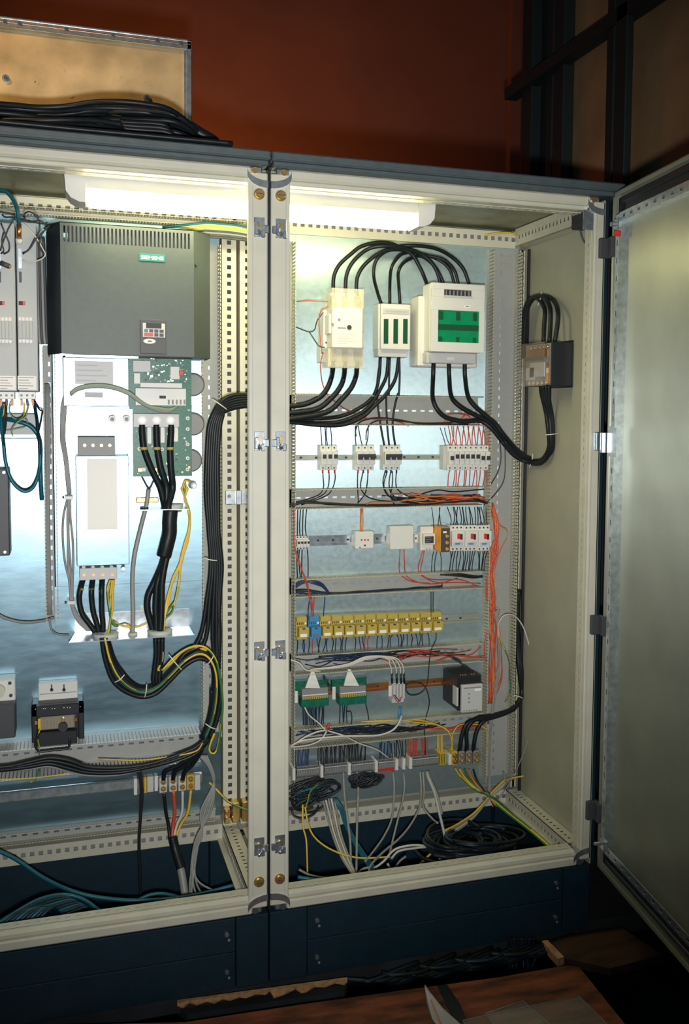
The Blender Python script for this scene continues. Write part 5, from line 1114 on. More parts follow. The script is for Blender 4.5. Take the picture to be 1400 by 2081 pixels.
for i, p in enumerate(([(60,600),(50,760),(0,800),(-40,810)], [(160,600),(140,700),(180,790),(250,830),(340,820),(400,840),(410,900),(360,950),(260,970),(180,985),(60,1000)], [(370,600),(365,740),(320,810),(240,835)], [(440,600),(410,720),(380,800),(260,880),(190,960),(175,1020),(190,1090)])):
    tw(['green-yellow earth wire from the left module curving off left', 'green-yellow earth wire making a wide S under the modules', 'green-yellow earth wire from the second module, short one', 'green-yellow earth wire from the second module, long curling one'][i], 'tealpale' if i % 2 else 'gyw', .0020, [(x,y,.33+.01*k) for k,(x,y) in enumerate(p)])
for i, p in enumerate(([(75,600),(60,900),(60,1150),(70,1250)], [(100,600),(95,850),(70,1050)], [(540,600),(600,690),(640,720),(600,950),(570,1050)])):
    tw('thin black lead under the tall grey modules', 'blackw', .0024, [(x,y,.34+.01*k) for k,(x,y) in enumerate(p)], 'black leads under the modules')
# top-left loose wires
tw('teal cable dropping from the top left corner to the second module', 'tealw', .0052, [(-20,30,.20),(60,50,.22),(130,120,.24),(180,220,.26),(200,330,.27),(208,410,.28)], None, S1)
p = S1(208, 410, .28); q = S1(208, 560, .285); mb = B('copper'); mb.cyl(p, q, .0065, 12); tag(mb.build('cable_plug'), 'reddish brown plug body on the teal cable at the second module', 'plug')
p = S1(208, 562, .284); q = S1(210, 620, .29); tag(B('white').cyl(p, q, .009, 12).build('plug_end'), 'white plug end below the reddish plug body', 'plug')
for i, p in enumerate(([(0,270),(120,290),(160,320),(90,460),(20,640),(5,700)],[(10,400),(60,520),(100,620),(95,700),(40,735)],[(20,300),(60,330),(130,330),(170,360)],[(40,500),(20,600),(40,700),(10,730)],[(270,350),(265,300),(320,270),(390,310),(430,380),(430,480),(380,560),(310,690),(240,720)],[(230,360),(330,380),(440,370),(500,420),(480,460)],[(480,480),(400,560),(330,670),(250,735)],[(240,390),(330,480),(400,560),(470,680),(495,740),(450,790),(350,820),(250,800)],[(540,420),(470,500),(430,600),(440,670),(480,740)],[(150,330),(250,350),(350,380),(460,400),(520,390)])):
    wire('wire', 'thin dark wire looping in front of the tall grey modules', 'wire', 'loose wires in front of the tall modules', 'whitew' if i == 7 else 'blackw', .0022, S1, [(x,y,.27+.004*k) for k,(x,y) in enumerate(p)], 6, 6) if i != 7 else wire('wire', 'pale orange wire crossing in front of the tall grey modules', 'wire', None, 'whitew', .0022, S1, [(x,y,.27+.004*k) for k,(x,y) in enumerate(p)], 6, 6)
p = S1(5, 830, .29); q = S1(100, 870, .285); mb = B('darkgrey'); mb.cyl(p, q, .007, 10); mb.m('copper').cyl(q, q+(q-p)*.15, .006, 10); tag(mb.build('cable_plug'), 'dark plug pointing right at the very left edge, on the left module', 'plug')
for i in range(4): wire('cable', 'grey cable hanging between the second module and the drive', 'cable', 'grey cables left of the drive', 'darkgrey' if i % 2 else 'greyw', .0045, S1, [(395+i*26,560,.38),(405+i*26,800,.38),(412+i*28,1200,.38),(425+i*28,1600,.38),(440+i*27,1720,.38)], 8, 4)
# vertical ducts of the left cabinet
vduct(at(88,800,.43).x, at(112,800,.43).x, at(100,1264,.44).z, at(100,700,.44).z, YL, 'narrow grey slotted duct left of the chassis', group='left cabinet ducts', floor='duct')
for i in range(3): wire('cable', 'grey cable inside the narrow duct left of the chassis, %s' % ['left','middle','right'][i], 'cable', 'grey cables in the narrow left duct', 'midgrey', .0035, px, [(93+3*i,780,.45),(95+3*i,900,.45),(93+3*i,1000,.45),(96+2*i,1130,.45),(98+3*i,1250,.45)], 6, 4)
vduct(at(412,1000,.44).x, at(449,1000,.44).x, at(430,1500,.44).z, 2.07, YL-.0005, 'tall slotted duct down the right edge of the left cabinet plate', group='left cabinet ducts')
# horizontal ducts
hduct(px, -40, 412, 1532, 1590, YL, 'wide bright slotted duct across the bottom of the left cabinet', 1490, 1548, depth=.10, group='left cabinet horizontal ducts', pitch=.0105, fkey='white')
hduct(px, -40, 440, 1697, 1718, YL, 'low comb-edged strip just above the bottom rail, left cabinet', 1655, 1675, depth=.03, group='left cabinet horizontal ducts', pitch=.0092)
hduct(px, -40, 500, 415, 428, YL, 'slotted duct along the very top of the left cabinet plate', 448, 462, depth=.05, group='left cabinet horizontal ducts', holes=False)
rail(px, -40, 272, 1611, 1634, YL-.03, 'long shiny mounting rail low in the left cabinet', 'zinc', 1585, 1606, solid=True)
rail(px, 272, 412, 1582, 1604, YL-.03, 'shiny mounting rail behind the brass screw terminals', 'zinc', 1570, 1592, solid=True)
# black device on the plate
Yf = .41
q0, q1, r0, r1 = rect(px, 64, 1432, 171, 1506, Yf); t = thing('transformer', ((q0+q1)/2, YL, r0), 'black open device with a brass coloured coil, below the galvanised shelf', 'transformer')
mb = B('blackp'); mb.box(q0, q1, Yf+.02, YL-.001, r0, r1, .003); mb.box(q0, q1, Yf, Yf+.022, r1-.032, r1, .002); mb.box(q0+.012, q1-.02, Yf-.006, Yf+.022, r0-.010, r0+.030, .002); mb.box(q0, q0+.016, Yf, Yf+.022, r0, r1, .002); mb.box(q1-.016, q1, Yf, Yf+.022, r0, r1, .002); mb.build('housing', t)
u0, u1, v0, v1 = rect(px, 80, 1455, 152, 1481, Yf+.01); mb = B('midgrey')
mb.box(u0, u1, Yf+.008, Yf+.03, v0, v1, .002); mb.m('brass')
for k in range(11): x = u0+(u1-u0)*(k+.5)/11; mb.box(x-.0018, x+.0018, Yf+.004, Yf+.010, v0+.004, v1-.003)
mb.build('coil', t, kind='stuff')
for (a, b, k) in ((80,1470,'yelw'),(128,1463,'brass'),(154,1462,'copper'),(73,1469,'brass')): c = px(a, b, Yf); B(k).box(c.x-.004, c.x+.004, Yf-.004, Yf+.01, c.z-(.016 if k == 'yelw' else .005), c.z+(.014 if k == 'yelw' else .005), .001).build('lug', t)
c = px(128, 1476, Yf); B('ink').cyl((c.x, Yf-.012, c.z), (c.x, Yf+.006, c.z), .013, 16).build('cap', t)
mb = B('paper')
for (a, b) in ((72,1441),(88,1440),(92,1440),(106,1440),(111,1440),(130,1438),(137,1438),(142,1438),(163,1436)): c = px(a, b, Yf); mb.box(c.x-.0012, c.x+.0012, Yf-.0006, Yf+.001, c.z-.001, c.z+.001)
mb.build('printed_marks', t, kind='stuff')
q0, q1, r0, r1 = rect(px, 78, 1386, 158, 1432, .47); mb = B('white'); mb.box(q0, q1, .47, YL-.001, r0, r1, .002); mb.m('midgrey').box(q0+.004, q1-.004, .4685, .4705, (r0+r1)/2, (r0+r1)/2+.002); mb.build('top_plate', t)
mb = B('darkgrey')
for a in (105, 130): c = px(a, 1402, .468); mb.cyl((c.x, .466, c.z), (c.x, .47, c.z), .005, 10); mb.box(c.x-.002, c.x+.002, .466, .47, c.z, c.z+.016)
mb.build('hook_slot', t, kind='stuff')
for i, p in enumerate(([(78,1490),(72,1515),(82,1527),(110,1524),(138,1520),(142,1500)],[(82,1480),(76,1500),(80,1522),(80,1560),(72,1585),(62,1590)])): wire('wire', ['black lead hooked under the black device', 'green-yellow wire trailing down from the black device'][i], 'wire', None, ['blackw','gyw'][i], [.004,.0022][i], px, [(x,y,.40) for x,y in p], 6, 6)
# parts cut by the left picture edge
q0, q1, r0, r1 = rect(px, -30, 952, 19, 1130, .40); t = thing('panel_device', ((q0+q1)/2, YL, r0), 'dark slate flat device at the left picture edge, halfway up', 'device'); B('darkgrey').box(q0, q1, .40, YL-.001, r0, r1, .003).build('housing', t); c = px(10, 1122, .398); B('zinc').cyl((c.x, .396, c.z), (c.x, .401, c.z), .004, 10).build('screw', t); c = px(8, 960, .398); B('zinc').cyl((c.x, .396, c.z), (c.x, .401, c.z), .004, 10).build('screw', t)
q0, q1, r0, r1 = rect(px, -30, 1384, 31, 1428, .42); t = thing('contactor', ((q0+q1)/2, YL, r0), 'beige contactor cut by the left picture edge, low down', 'contactor'); B('white').box(q0, q1, .43, YL-.001, r0, r1, .003).build('housing', t)
for (a, b) in ((20,1388),(22,1413)): c = px(a, b, .43); B('ink').cyl((c.x, .427, c.z), (c.x, .431, c.z), .005, 10).build('screw', t)
c = px(-2, 1404, .42); B('beige').cyl((c.x, .405, c.z), (c.x, .431, c.z), .017, 18).build('round_knob', t)
q0, q1, r0, r1 = rect(px, -30, 1430, 31, 1502, .40); B('darkgrey').box(q0, q1, .40, YL-.001, r0, r1-.002, .003).build('lower_body', t)
# terminals at the bottom
for i, a in enumerate((332, 352, 371, 388)):
    Yp = .43; q0, q1, r0, r1 = rect(px, a-8, 1582-2*i, a+8, 1613-2*i, Yp)
    t = thing('power_terminal', ((q0+q1)/2, YL, r0), 'low left power terminal with brass screws, %s' % ['leftmost, black cable below it', 'second, red wire below it', 'third, pale wire below it', 'rightmost, yellow wire below it'][i], 'terminal', 'power terminals of the left cabinet')
    B(['whitew','grey','grey','yellow'][i] if 0 else ['grey','grey','grey','yellow'][i]).box(q0, q1, Yp+.006, YL-.04, r0, r1, .002).build('housing', t)
    for dz in (.28, .74): zc = r0+(r1-r0)*dz; mb = B('brass'); mb.cyl(((q0+q1)/2, Yp-.004, zc), ((q0+q1)/2, Yp+.008, zc), .007, 12, .009); mb.m('copper').cyl(((q0+q1)/2, Yp-.007, zc), ((q0+q1)/2, Yp-.003, zc), .003, 8); mb.build('screw', t)
for i, (a, b, k, lb) in enumerate(((272,279,'white','white end marker left of the small terminals, left cabinet'),(281,291,'midgrey','small grey terminal pair left of the yellow-green one'),(293,298,'yelw','thin yellow-green terminal, left cabinet'),(299,312,'grey','pale grey terminal block beside the thin yellow one'),(314,321,'white','white end marker just left of the brass screws'),(396,407,'grey','grey end clamp right of the brass screw terminals'))):
    q0, q1, r0, r1 = rect(px, a, 1583-i*1.5, b, 1616-i*2, .44); tag(B(k).box(q0, q1, .44, YL-.03, r0, r1, .001).build('terminal' if 'marker' not in lb else 'end_marker'), lb, 'marker' if 'marker' in lb else 'terminal')
# ---- cables of the left cabinet
for i, p in enumerate(([(842,690),(845,780),(860,900),(905,1030),(950,1130),(1005,1250)], [(965,690),(968,780),(975,900),(1000,1050),(1030,1150),(1055,1250)], [(1093,690),(1092,780),(1085,900),(1090,1050),(1100,1150),(1105,1250)])):
    mm = [(1040+14*i,215),(1075+8*i,300),(1078+8*i,420),(1050+14*i,560),(1010+14*i,720),([945,975,1015][i],870),([895,965,1012][i],980),([888,960,1010][i],1090),([915,965,1005][i],1200),([940,965,1000][i],1280)]
    Q = [M1(x,y,.37+.004*k) for k,(x,y) in enumerate(p)]+[M2(x,y,.395-.012*i) for x,y in mm]
    tw('thick black cable from the power board down to the galvanised shelf, %s of three' % ['left', 'middle', 'right'][i], 'cable', .0098, Q, 'black cables from the power board', None)
    for k_, y_ in ((0, 897),):
        c = M1([857,967,1082][i], y_, .372); tag(B('yellow').cyl((c.x,c.y,c.z-.004), (c.x,c.y,c.z+.004), .0106, 12).build('cable_marker'), 'yellow marker ring on the %s black cable at the power board' % ['left', 'middle', 'right'][i], 'marker ring', 'yellow rings at the power board')
tag(B('cable').tube([M2(1088,240,.378), M2(1080,340,.375), M2(1078,440,.375), M2(1055,540,.375), M2(1030,640,.378)], .0215, 14, 6).build('cable_sleeve'), 'thick black sleeve around the three power board cables', 'sleeve')
for i, (a, p) in enumerate(((335,[(310,930),(302,1020),(325,1130),(380,1210),(440,1290)]),(418,[(408,930),(410,1020),(425,1130),(450,1210),(470,1290)]),(500,[(495,930),(495,1020),(497,1130),(505,1210),(505,1290)]))):
    tw('black cable from the filter box terminals into the shelf grommet, %s of three' % ['left', 'middle', 'right'][i], 'cable', .0078, [(a,835,YC-.07)]+[(x,y,.37) for x,y in p], 'black cables from the filter box', M2)
    c = M2([315,408,494][i], [922,924,936][i], .372); tag(B('yellow').cyl((c.x,c.y,c.z-.003), (c.x,c.y,c.z+.003), .0086, 12).build('cable_marker'), 'yellow marker ring on the %s black cable under the filter box' % ['left', 'middle', 'right'][i], 'marker ring', 'yellow rings under the filter box')
for i, p in enumerate(([(570,840),(545,920),(555,1060),(575,1150),(560,1300)],[(600,840),(590,950),(590,1080),(570,1200),(555,1310)],[(585,840),(570,960),(560,1060),(575,1180),(600,1230),(640,1240)])):
    tw(['green-yellow wire under the filter box, left one', 'yellow wire under the filter box running into the grommet', 'green-yellow wire under the filter box curling right'][i], ['gyw','yelw','gyw'][i], .0036, [(x,y,.38) for x,y in p], None, M2)
for i, p in enumerate(([(590,1190),(640,1225),(700,1215),(740,1250),(745,1300)],[(600,1200),(680,1240),(800,1245),(880,1215),(930,1200)])): tw(['green-yellow wire arching behind the grey cable above the shelf', 'yellow wire lying above the shelf between the grommets'][i], ['gyw','yelw'][i], .003, [(x,y,.41) for x,y in p], None, M2)
tw('grey cable from the small grommet down to the shelf gland', 'midgrey' if 0 else 'greyw', .0062, [(900,60,.40),(880,200,.40),(860,280,.40),(820,440,.39),(780,620,.385),(762,780,.385),(760,950,.385),(765,1100,.385),(762,1310,.385)], None, M2)
tw('thin dark leads forking up from the grey cable', 'blackw', .0024, [(835,1130,.40),(900,1240,.40),(940,1180,.40),(960,1150,.40)], None, M1)
for i in range(5):
    P = [M1(1190+i*9,1240,.40), M1(1215,1175,.40), M1(1260,1180,.41)]
    Q = [M2([1185,1205,1225,1210,1235][i],60,.40), M2(1215+jit(10),150,.40), M2(1250+jit(8),260,.40), M2(1245+jit(12),400,.39), M2(1215+jit(14),540,.39), M2(1175+jit(14),700,.39), M2([1110,1160,1100,1165,1105][i],850,.39), M2([1065,1130,1080,1135,1060][i],1000,.39), M2([1045,1100,1050,1060,1040][i],1120,.385), M2(1030+jit(8),1200,.38), M2(1015+jit(8),1300,.38)]
    tw('%s wire from the earth bolt down beside the thick sleeve' % ['yellow', 'green-yellow', 'yellow', 'green-yellow', 'yellow'][i], ['yelw','gyw','yelw','gyw','yelw'][i], .0032, P[::-1]+Q, ['yellow wires from the earth bolt','green-yellow wires from the earth bolt'][i % 2], None)
for i in range(3): tw('pale cable arching across the chassis below the drive, %s' % ['uppermost','middle','lowest'][i], 'tealpale' if i == 0 else 'greyw', .0042, [(225,420+8*i,.34),(290,375+8*i,.335),(400,350+9*i,.33),(520,350+9*i,.33),(640,375+9*i,.33),(740,420+8*i,.33),(830,490+6*i,.335),(910,535+5*i,.34),(1000,550+12*i,.345),(1080,560+8*i,.35),(1150,530,.36)], 'pale cables arching across the chassis', M1)
for i in range(4):
    P = [M1(180+8*i,420,.38), M1(150+12*i,550,.38), M1(145+10*i,720,.38), M1(145+10*i,830,.39), M1(175+8*i,1000,.40), M1(200+8*i,1250,.40)]
    Q = [M2(205+6*i,120,.41), M2([165,200,210,225][i],300,.41), M2([160,205,210,245][i],500,.41), M2([180,205,225,250][i],700,.41), M2([215,215,235,245][i],850,.41), M2(228+6*i,1030,.41), M2(250+8*i,1120,.40), M2(290+12*i,1200,.39), M2(370+14*i,1280,.38)]
    tw('pale grey cable running down the left side of the chassis, %s' % ['leftmost','second from left','second from right','rightmost'][i], 'greyw', .0030, P+Q, 'pale cables down the chassis', None)
for i, (a, b) in enumerate(((215,132),(235,1035))): c = M2(a, b, .40); mb = B('white'); mb.box(c.x-.012, c.x+.010, .392, YC-.001, c.z-.005, c.z+.005, .001); mb.m('ink').cyl((c.x-.016, .395, c.z), (c.x-.016, .40, c.z), .003, 8); tag(mb.build('cable_clip'), ['white clip holding the pale cables beside the filter box, upper', 'white clip holding the pale cables beside the filter terminals, lower'][i], 'clip')
tw('grey cable leaving left from the narrow duct end', 'midgrey', .0042, [(-10,1245,.43),(15,1258,.43),(50,1265,.43),(85,1262,.44),(110,1255,.45)], None, px)
tw('thin grey cable curving from the narrow duct end to the shelf', 'midgrey', .003, [(100,1256,.43),(105,1280,.42),(118,1289,.41),(140,1291,.40)], None, px)
# loops below the shelf
strands = [(-8,-.012,'cable'),(-2,.010,'cable'),(5,-.006,'cable'),(9,.014,'cable'),(1,-.02,'yelw' if 0 else 'gyw')]
for i, (o, dy, k) in enumerate(strands):
    r = .0072 if k == 'cable' else .0034
    p = [(212+o*.6,1296),(222+o,1340),(238+o,1375-o),(262+o*.6,1398-o),(290,1408-o),(318,1400-o),(345,1375-o),(375,1345-o),(405,1330-o),(428-o*.2,1342-o*.8),(440-o*.6,1375-o*.2),(440-o,1420),(432-o,1465),(418-o,1500)]
    e = [(400-o,1525),(372-o*1.3,1548),(340-6*i if i < 4 else 345,1575)]
    tw('black cable looping from the left grommet under the shelf, '+['uppermost','second from the top','third from the top','lowest'][i % 4] if k == 'cable' else 'green-yellow wire riding on the looping black bundle', k, r, [(x,y,.36+dy) for x,y in p], 'black cables looping under the shelf' if k == 'cable' else None, px)
for i in range(3):
    tw('black cable dropping from the right grommet, %s of three' % ['left','middle','right'][i], 'cable', .0072, [(x,y,.37-.006*i) for x,y in [(316+7*i,1296),(317+6*i,1330),(314+6*i,1360),(312+6*i,1385),(322+6*i,1392),(345+5*i,1372-4*i),(375,1345-8*i),(410,1325-6*i)]], 'black cables from the right grommet', px)
tw('yellow wire dropping from the right grommet beside the black bundle', 'yelw', .0036, [(x,y,.355) for x,y in [(330,1300),(330,1340),(322,1362),(345,1350),(370,1325),(395,1315),(420,1322)]], None, px)
tw('green-yellow wire on the top of the big loop', 'gyw', .0034, [(x,y,.34) for x,y in [(330,1362),(355,1335),(385,1316),(412,1314),(432,1330),(444,1360),(452,1420),(450,1470),(442,1520),(432,1532),(425,1520),(436,1490)]], None, px)
for i in range(6):
    tw('black cable of the tall bundle in the left cabinet, '+['outermost at the bend','second from outside at the bend','third from outside at the bend','third from inside at the bend','second from inside at the bend','innermost at the bend'][i], 'cable', .0068, [(x,y,Y) for x,y,Y in [(520,803+4*i,.42),(480,803+5*i,.40),(455,812+5*i,.38),(437+3*i,835+2*i,.37),(424+4.5*i,870,.37),(420+4.5*i,930,.37),(418+5*i,1000,.37),(424+4*i,1080,.37),(428+4.5*i,1150,.37),([420,426,434,440,444,446][i],1220,.37),([408,420,432,440,446,444][i],1290,.37),([385,405,436,440,444,440][i],[1330,1325,1340,1350,1360,1340][i],.37)]], 'black cables of the tall bundle', px)
for i in range(3): tw('black cable from the lower loop into a brass screw terminal, %s' % ['left', 'middle', 'right'][i], 'cable', .0068, [(x,y,Y) for x,y,Y in [(446-8*i,1400,.37),(440-6*i,1450,.37),(424-4*i,1500,.37),(402+3*i,1528,.38),(362+14*i,1555,.40),(336+20*i,1568,.41),(332+19.5*i,1584,.42)]], 'cables into the brass screw terminals', px)
for i in range(4): tw(['uppermost black cable along the bottom duct of the left cabinet','second black cable along the bottom duct of the left cabinet','lowest black cable along the bottom duct of the left cabinet','thin grey cable under the black ones along the bottom duct'][i], 'cable' if i < 3 else 'midgrey', [.0072,.0065,.0065,.003][i], [(x,y,.37) for x,y in [(425,1495+3*i),(395,1520+4*i),(350,1538+4*i),(300,1553+3*i),(240,1560+5*i),(180,1558+6*i),(140,1545+8*i),(100,1540+6*i),(60,1548+5*i),(20,1557+3*i),(-20,1560+3*i)]], 'cables along the bottom duct', px)
tw('yellow wire over the bottom duct of the left cabinet', 'yelw', .0022, [(412,1510,.36),(395,1528,.36),(330,1540,.37),(280,1545,.37),(200,1543,.38)], None, px)
tw('long thin yellow wire along the bottom duct', 'yelw', .002, [(150,1570,.39),(80,1580,.39),(30,1583,.39),(-20,1584,.39)], None, px)
for i, (a, k, nm) in enumerate(((333,'cable','black'),(353,'redw','red'),(371,'whitew','pale'),(388,'yelw','yellow'))):
    tw('%s lead from the brass screw terminals to the cable gland' % nm, k, .0052 if i < 2 else .0040, [(a,1612-2*i,.42),(a+[4,2,-1,-6][i],1650,.42),([342,352,360,368][i],1675,.42),([345,350,354,358][i],1700,.41),([350,352,354,356][i],1715,.40)], None, px)
mb = B('cable'); mb.tube([px(350,1700,.40), px(356,1725,.39), px(364,1752,.37), px(368,1765,.36)], .014, 12); tag(mb.build('cable_sleeve'), 'black sleeve joining the four leads below the brass screws', 'sleeve')
mb = B('greyw'); mb.tube([px(366,1760,.365), px(371,1785,.35), px(376,1818,.33)], .0115, 14); tag(mb.build('cable_sleeve'), 'grey cable end standing in the bottom of the left cabinet', 'sleeve')
for i in range(3): tw('thin black cable hanging from the small terminals to the bottom, %s' % ['left','middle','right'][i], 'blackw', .0028 if i else .004, [(x,y,.43) for x,y in [(273+5*i,1560),(284+2*i,1580),(286+2*i,1620),(285+i,1660),(282+i,1710),(284+i,1780),(286,1822)]], 'thin black cables to the bottom', px)
for i in range(6): tw('grey cable curving down at the right of the brass screws', 'greyw' if i % 2 else 'midgrey', .0030, [(x,y,Y) for x,y,Y in [(405+3*i,1535,.40),(425+2*i,1560+3*i,.39),(436-i,1600,.38),(428-4*i,1650,.37),(400+2*i,1700,.36),(390+3*i if i < 3 else 410-4*i,1745,.35),([388,392,398,392,386,402][i],1790,.33),([392,400,412,388,386,440][i],1828-3*i,.32)]], 'grey cables curving down beside the brass screws', px)
tw('green-yellow wire passing behind the front upright to the earthing clamp', 'gyw', .0034, [(425,1590,.45),(445,1610,.44),(462,1628,.43),(490,1642,.42),(515,1650,.41)], None, px)
for i, k in enumerate(('tealw','tealpale','yelw','tealpale','darkgrey','midgrey','darkgrey','darkgrey')):
    tw('%s cable of the flat bundle at the top of the seam' % {'tealw': 'teal', 'tealpale': 'pale green', 'yelw': 'yellow', 'darkgrey': 'dark', 'midgrey': 'grey'}[k], k, .0038, [(x,y,Y) for x,y,Y in [(330+12*i,462-1.0*i if i < 4 else 466+i*2,.43),(380+6*i,457+i*3,.41),(420,453+i*4,.40),(450,455+i*4,.40),(480,458+i*4,.40),(512,466+i*3.4,.40),(535,472+i*3,.41)]], 'cables of the flat bundle at the top of the seam', px)
# bottom of the left cabinet
tw('teal cable sagging across the bottom of the left cabinet', 'tealw', .0062, [(x,y,Y) for x,y,Y in [(-20,1722,.40),(30,1745,.38),(90,1785,.34),(150,1812,.30),(210,1825,.28),(280,1830,.26),(350,1826,.25),(420,1814,.25),(482,1797,.25)]], None, px)
tw('second teal cable curving near the grey cable end', 'tealw', .005, [(x,y,.27) for x,y in [(270,1835),(300,1820),(330,1816),(360,1822),(390,1832)]], None, px)
for i in range(9):
    tw('dark teal cable of the coil lying in the bottom of the left cabinet', 'dkteal' if i % 3 else 'tealw', .0055, [(x,y,Y) for x,y,Y in [(-10+8*i,1880+2*i,.16),(30+9*i,1855-1*i,.18),(80+6*i,1828+4*i,.22),(130+6*i,1818+3*i,.24),(170+5*i,1828+4*i,.23),(200+5*i,1850+3*i,.20),(215+4*i,1862+2*i,.16)]], 'dark teal coil in the left cabinet', px)
mb = B('beige'); c = px(350, 1833, .2); mb.box(c.x-.02, c.x+.02, .19, .21, c.z-.006, c.z+.006, .002); tag(mb.build('loose_scrap'), 'small beige scrap lying by the grey cable end', 'scrap')
# ================================================================== BOTTOM OF THE RIGHT CABINET
G6 = lambda lab, key, r, pts, g=None: tw(lab, key, r, ([(pts[0][0]-5, -24, .478)] if pts[0][2] > .43 and pts[0][1] < 75 and key != 'yelw' else [])+list(pts), g, K6)
for i, p in enumerate(([(110,110),(112,200),(125,260),(130,405)],[(120,120),(135,200),(170,255),(240,300),(340,327),(465,323)])): G6(['yellow wire hanging straight down near the seam', 'yellow wire bowing right across the right cabinet bottom'][i], 'yelw', .0028, [(x,y,.40-.03*k) for k,(x,y) in enumerate(p)])
for i in range(5): G6('pale cable of the bundle hanging from the left of the strip to the bottom', 'whitew' if i % 2 else 'greyw', .0031, [(x,y,Y) for x,y,Y in [(190+12*i,85,.46),(205+11*i,140,.44),(230+9*i,230,.38),(265+8*i,320,.30),(305+4*i,385,.22),(320,410,.18)]], 'pale bundle to the bottom')
for i, p in enumerate(([(280,70),(290,150),(303,260),(306,360)],[(336,50),(332,150),(330,260),(328,400)])): G6(['grey cable hanging beside the pale bundle', 'grey cable hanging straight, right of the pale bundle'][i], 'greyw', .0038, [(x,y,.44-.06*k) for k,(x,y) in enumerate(p)])
for i in range(3): G6('teal cable hanging to the bottom of the right cabinet', 'tealw', .0040, [(x,y,Y) for x,y,Y in [(236+5*i,85,.46),(262+6*i,130,.44),(285+6*i,200,.40),(325+8*i,280,.34),(370+10*i,350,.27),(400+12*i,395,.22)]], 'teal cables in the right cabinet bottom')
for i, p in enumerate(([(482,40),(474,160),(440,240),(390,310),(365,340)],[(524,30),(515,100),(492,190),(468,290),(460,322)],[(592,50),(585,120),(550,190),(500,250),(430,310),(385,360),(378,400)],[(604,60),(600,120),(640,170),(658,185)],[(620,0),(645,60),(662,130),(690,250),(708,360)],[(625,0),(655,70),(675,150)])): G6('grey cable hanging from the terminal strip, %s' % ['curving left', 'almost straight', 'long left-curving one', 'short one bending right', 'long thick one to the front rail', 'short thick one'][i], 'greyw' if i != 4 else 'modgrey', .0034 if i < 4 else .0046, [(x,y,.45-.05*k) for k,(x,y) in enumerate(p)])
for i, p in enumerate(([(470,330),(500,300),(560,288),(620,285),(660,310),(672,355)],[(400,370),(440,340),(490,290),(580,275),(640,295)],[(455,350),(470,385),(460,390)],[(330,400),(350,375),(380,365)],[(95,375),(150,400),(230,410),(300,400)],[(90,400),(160,425),(220,432)],[(480,385),(500,345),(530,320)],[(640,300),(610,330),(570,372)])): G6('loose %s cable curled at the bottom of the right cabinet' % ['pale', 'pale', 'pale', 'grey', 'grey', 'teal', 'grey', 'yellow'][i], ['whitew','whitew','whitew','greyw','greyw','tealw','greyw','yelw'][i], .0036, [(x,y,.24-.005*k) for k,(x,y) in enumerate(p)], 'loose %s curls at the bottom' % ['pale', 'pale', 'pale', 'grey', 'grey', 'teal', 'grey', 'yellow'][i])
G6('short teal stub cable by the bottom front rail', 'tealw', .006, [(90,405,.12),(130,412,.11),(175,418,.10)])
for i in range(4): G6('%s cable slanting left from the lower right corner' % ['yellow', 'grey', 'pale', 'grey'][i], ['yelw','greyw','whitew','greyw'][i], .0036, [(x,y,Y) for x,y,Y in [(930,10+6*i,.45),(880,60+4*i,.44),(845,105+3*i,.42),(800,150+6*i,.40),(740,190+8*i,.36),(690,215+8*i,.32)]], 'cables slanting from the lower right corner' if i in (1, 3) else None)
for i, k in enumerate(('gyw','yelw','gnw','copper','dkteal')):
    kk = {'gyw':'gyw','yelw':'yelw','gnw':'gnw','copper':'orangew','dkteal':'dkteal'}[k]
    K = [(965+i*26,452+i*2,YR-.06),(990+i*24,490+i*6,YR-.06),(1050+i*14,550,YR-.07),(1110+i*6,590,YR-.09)]
    Q = [(850+4*i,66,.40),(900-3*i,100+3*i,.35),(960-3*i,150+3*i,.28),(1040-3*i,212+3*i,.18),(1120-4*i,282+2*i,.09)]
    if i > 2: Q = Q[:2]+[(930,130,.33),(985,172,.27)]
    tw('%s wire from the power terminals to the lower right corner' % ['green-yellow', 'yellow', 'green', 'orange-brown', 'dark teal'][i], kk, .0036, [K5(*p) for p in K]+[K6(*p) for p in Q], None, None)
for i in range(22):
    a = i/22*6.28; cx, cy = 780+jit(90), 262+jit(34); rx, ry_ = 90+rng.random()*80, 34+rng.random()*28
    G6('black cable turn of the big coil at the bottom right', 'cable' if i % 4 else 'dkteal', .0058, [(cx+rx*math.cos(t_), cy+ry_*math.sin(t_), .26+.16*math.sin(-t_)*.9) for t_ in [a+k*.55 for k in range(9)]], 'black coil at the bottom right')
# dark knots of wire near the seam and centre
for i in range(44):
    cx, cy = (150+jit(75), 600+jit(55)) if i < 28 else (450+jit(45), 522+jit(16)); rx, ry_ = 35+rng.random()*60, 18+rng.random()*32; a = rng.random()*6
    if i >= 28: rx, ry_ = 30+rng.random()*45, 8+rng.random()*22
    tw('black wire turn in the dark knot %s' % ('near the seam under the strip' if i < 28 else 'under the middle of the strip'), 'blackw' if i % 5 else 'dkteal', .0031, [(cx+rx*math.cos(t_)+jit(8), cy+ry_*math.sin(t_)-.25*rx*math.cos(t_)+jit(6), .46-.02*(i % 3)) for t_ in [a+k*.7 for k in range(9)]], 'black wires knotted near the seam' if i < 28 else 'black wires knotted mid strip', K5)
tw('green-yellow wire bowing over the dark knot near the seam', 'gyw', .0028, [(250,530,.43),(190,545,.42),(145,580,.41),(128,640,.41),(115,680,.42),(95,700,.43)], None, K5)
tw('black wire hoop near the seam over the rear rail', 'blackw', .003, [(35,690,.44),(50,725,.43),(100,738,.42),(160,715,.42),(190,670,.43)], None, K5)
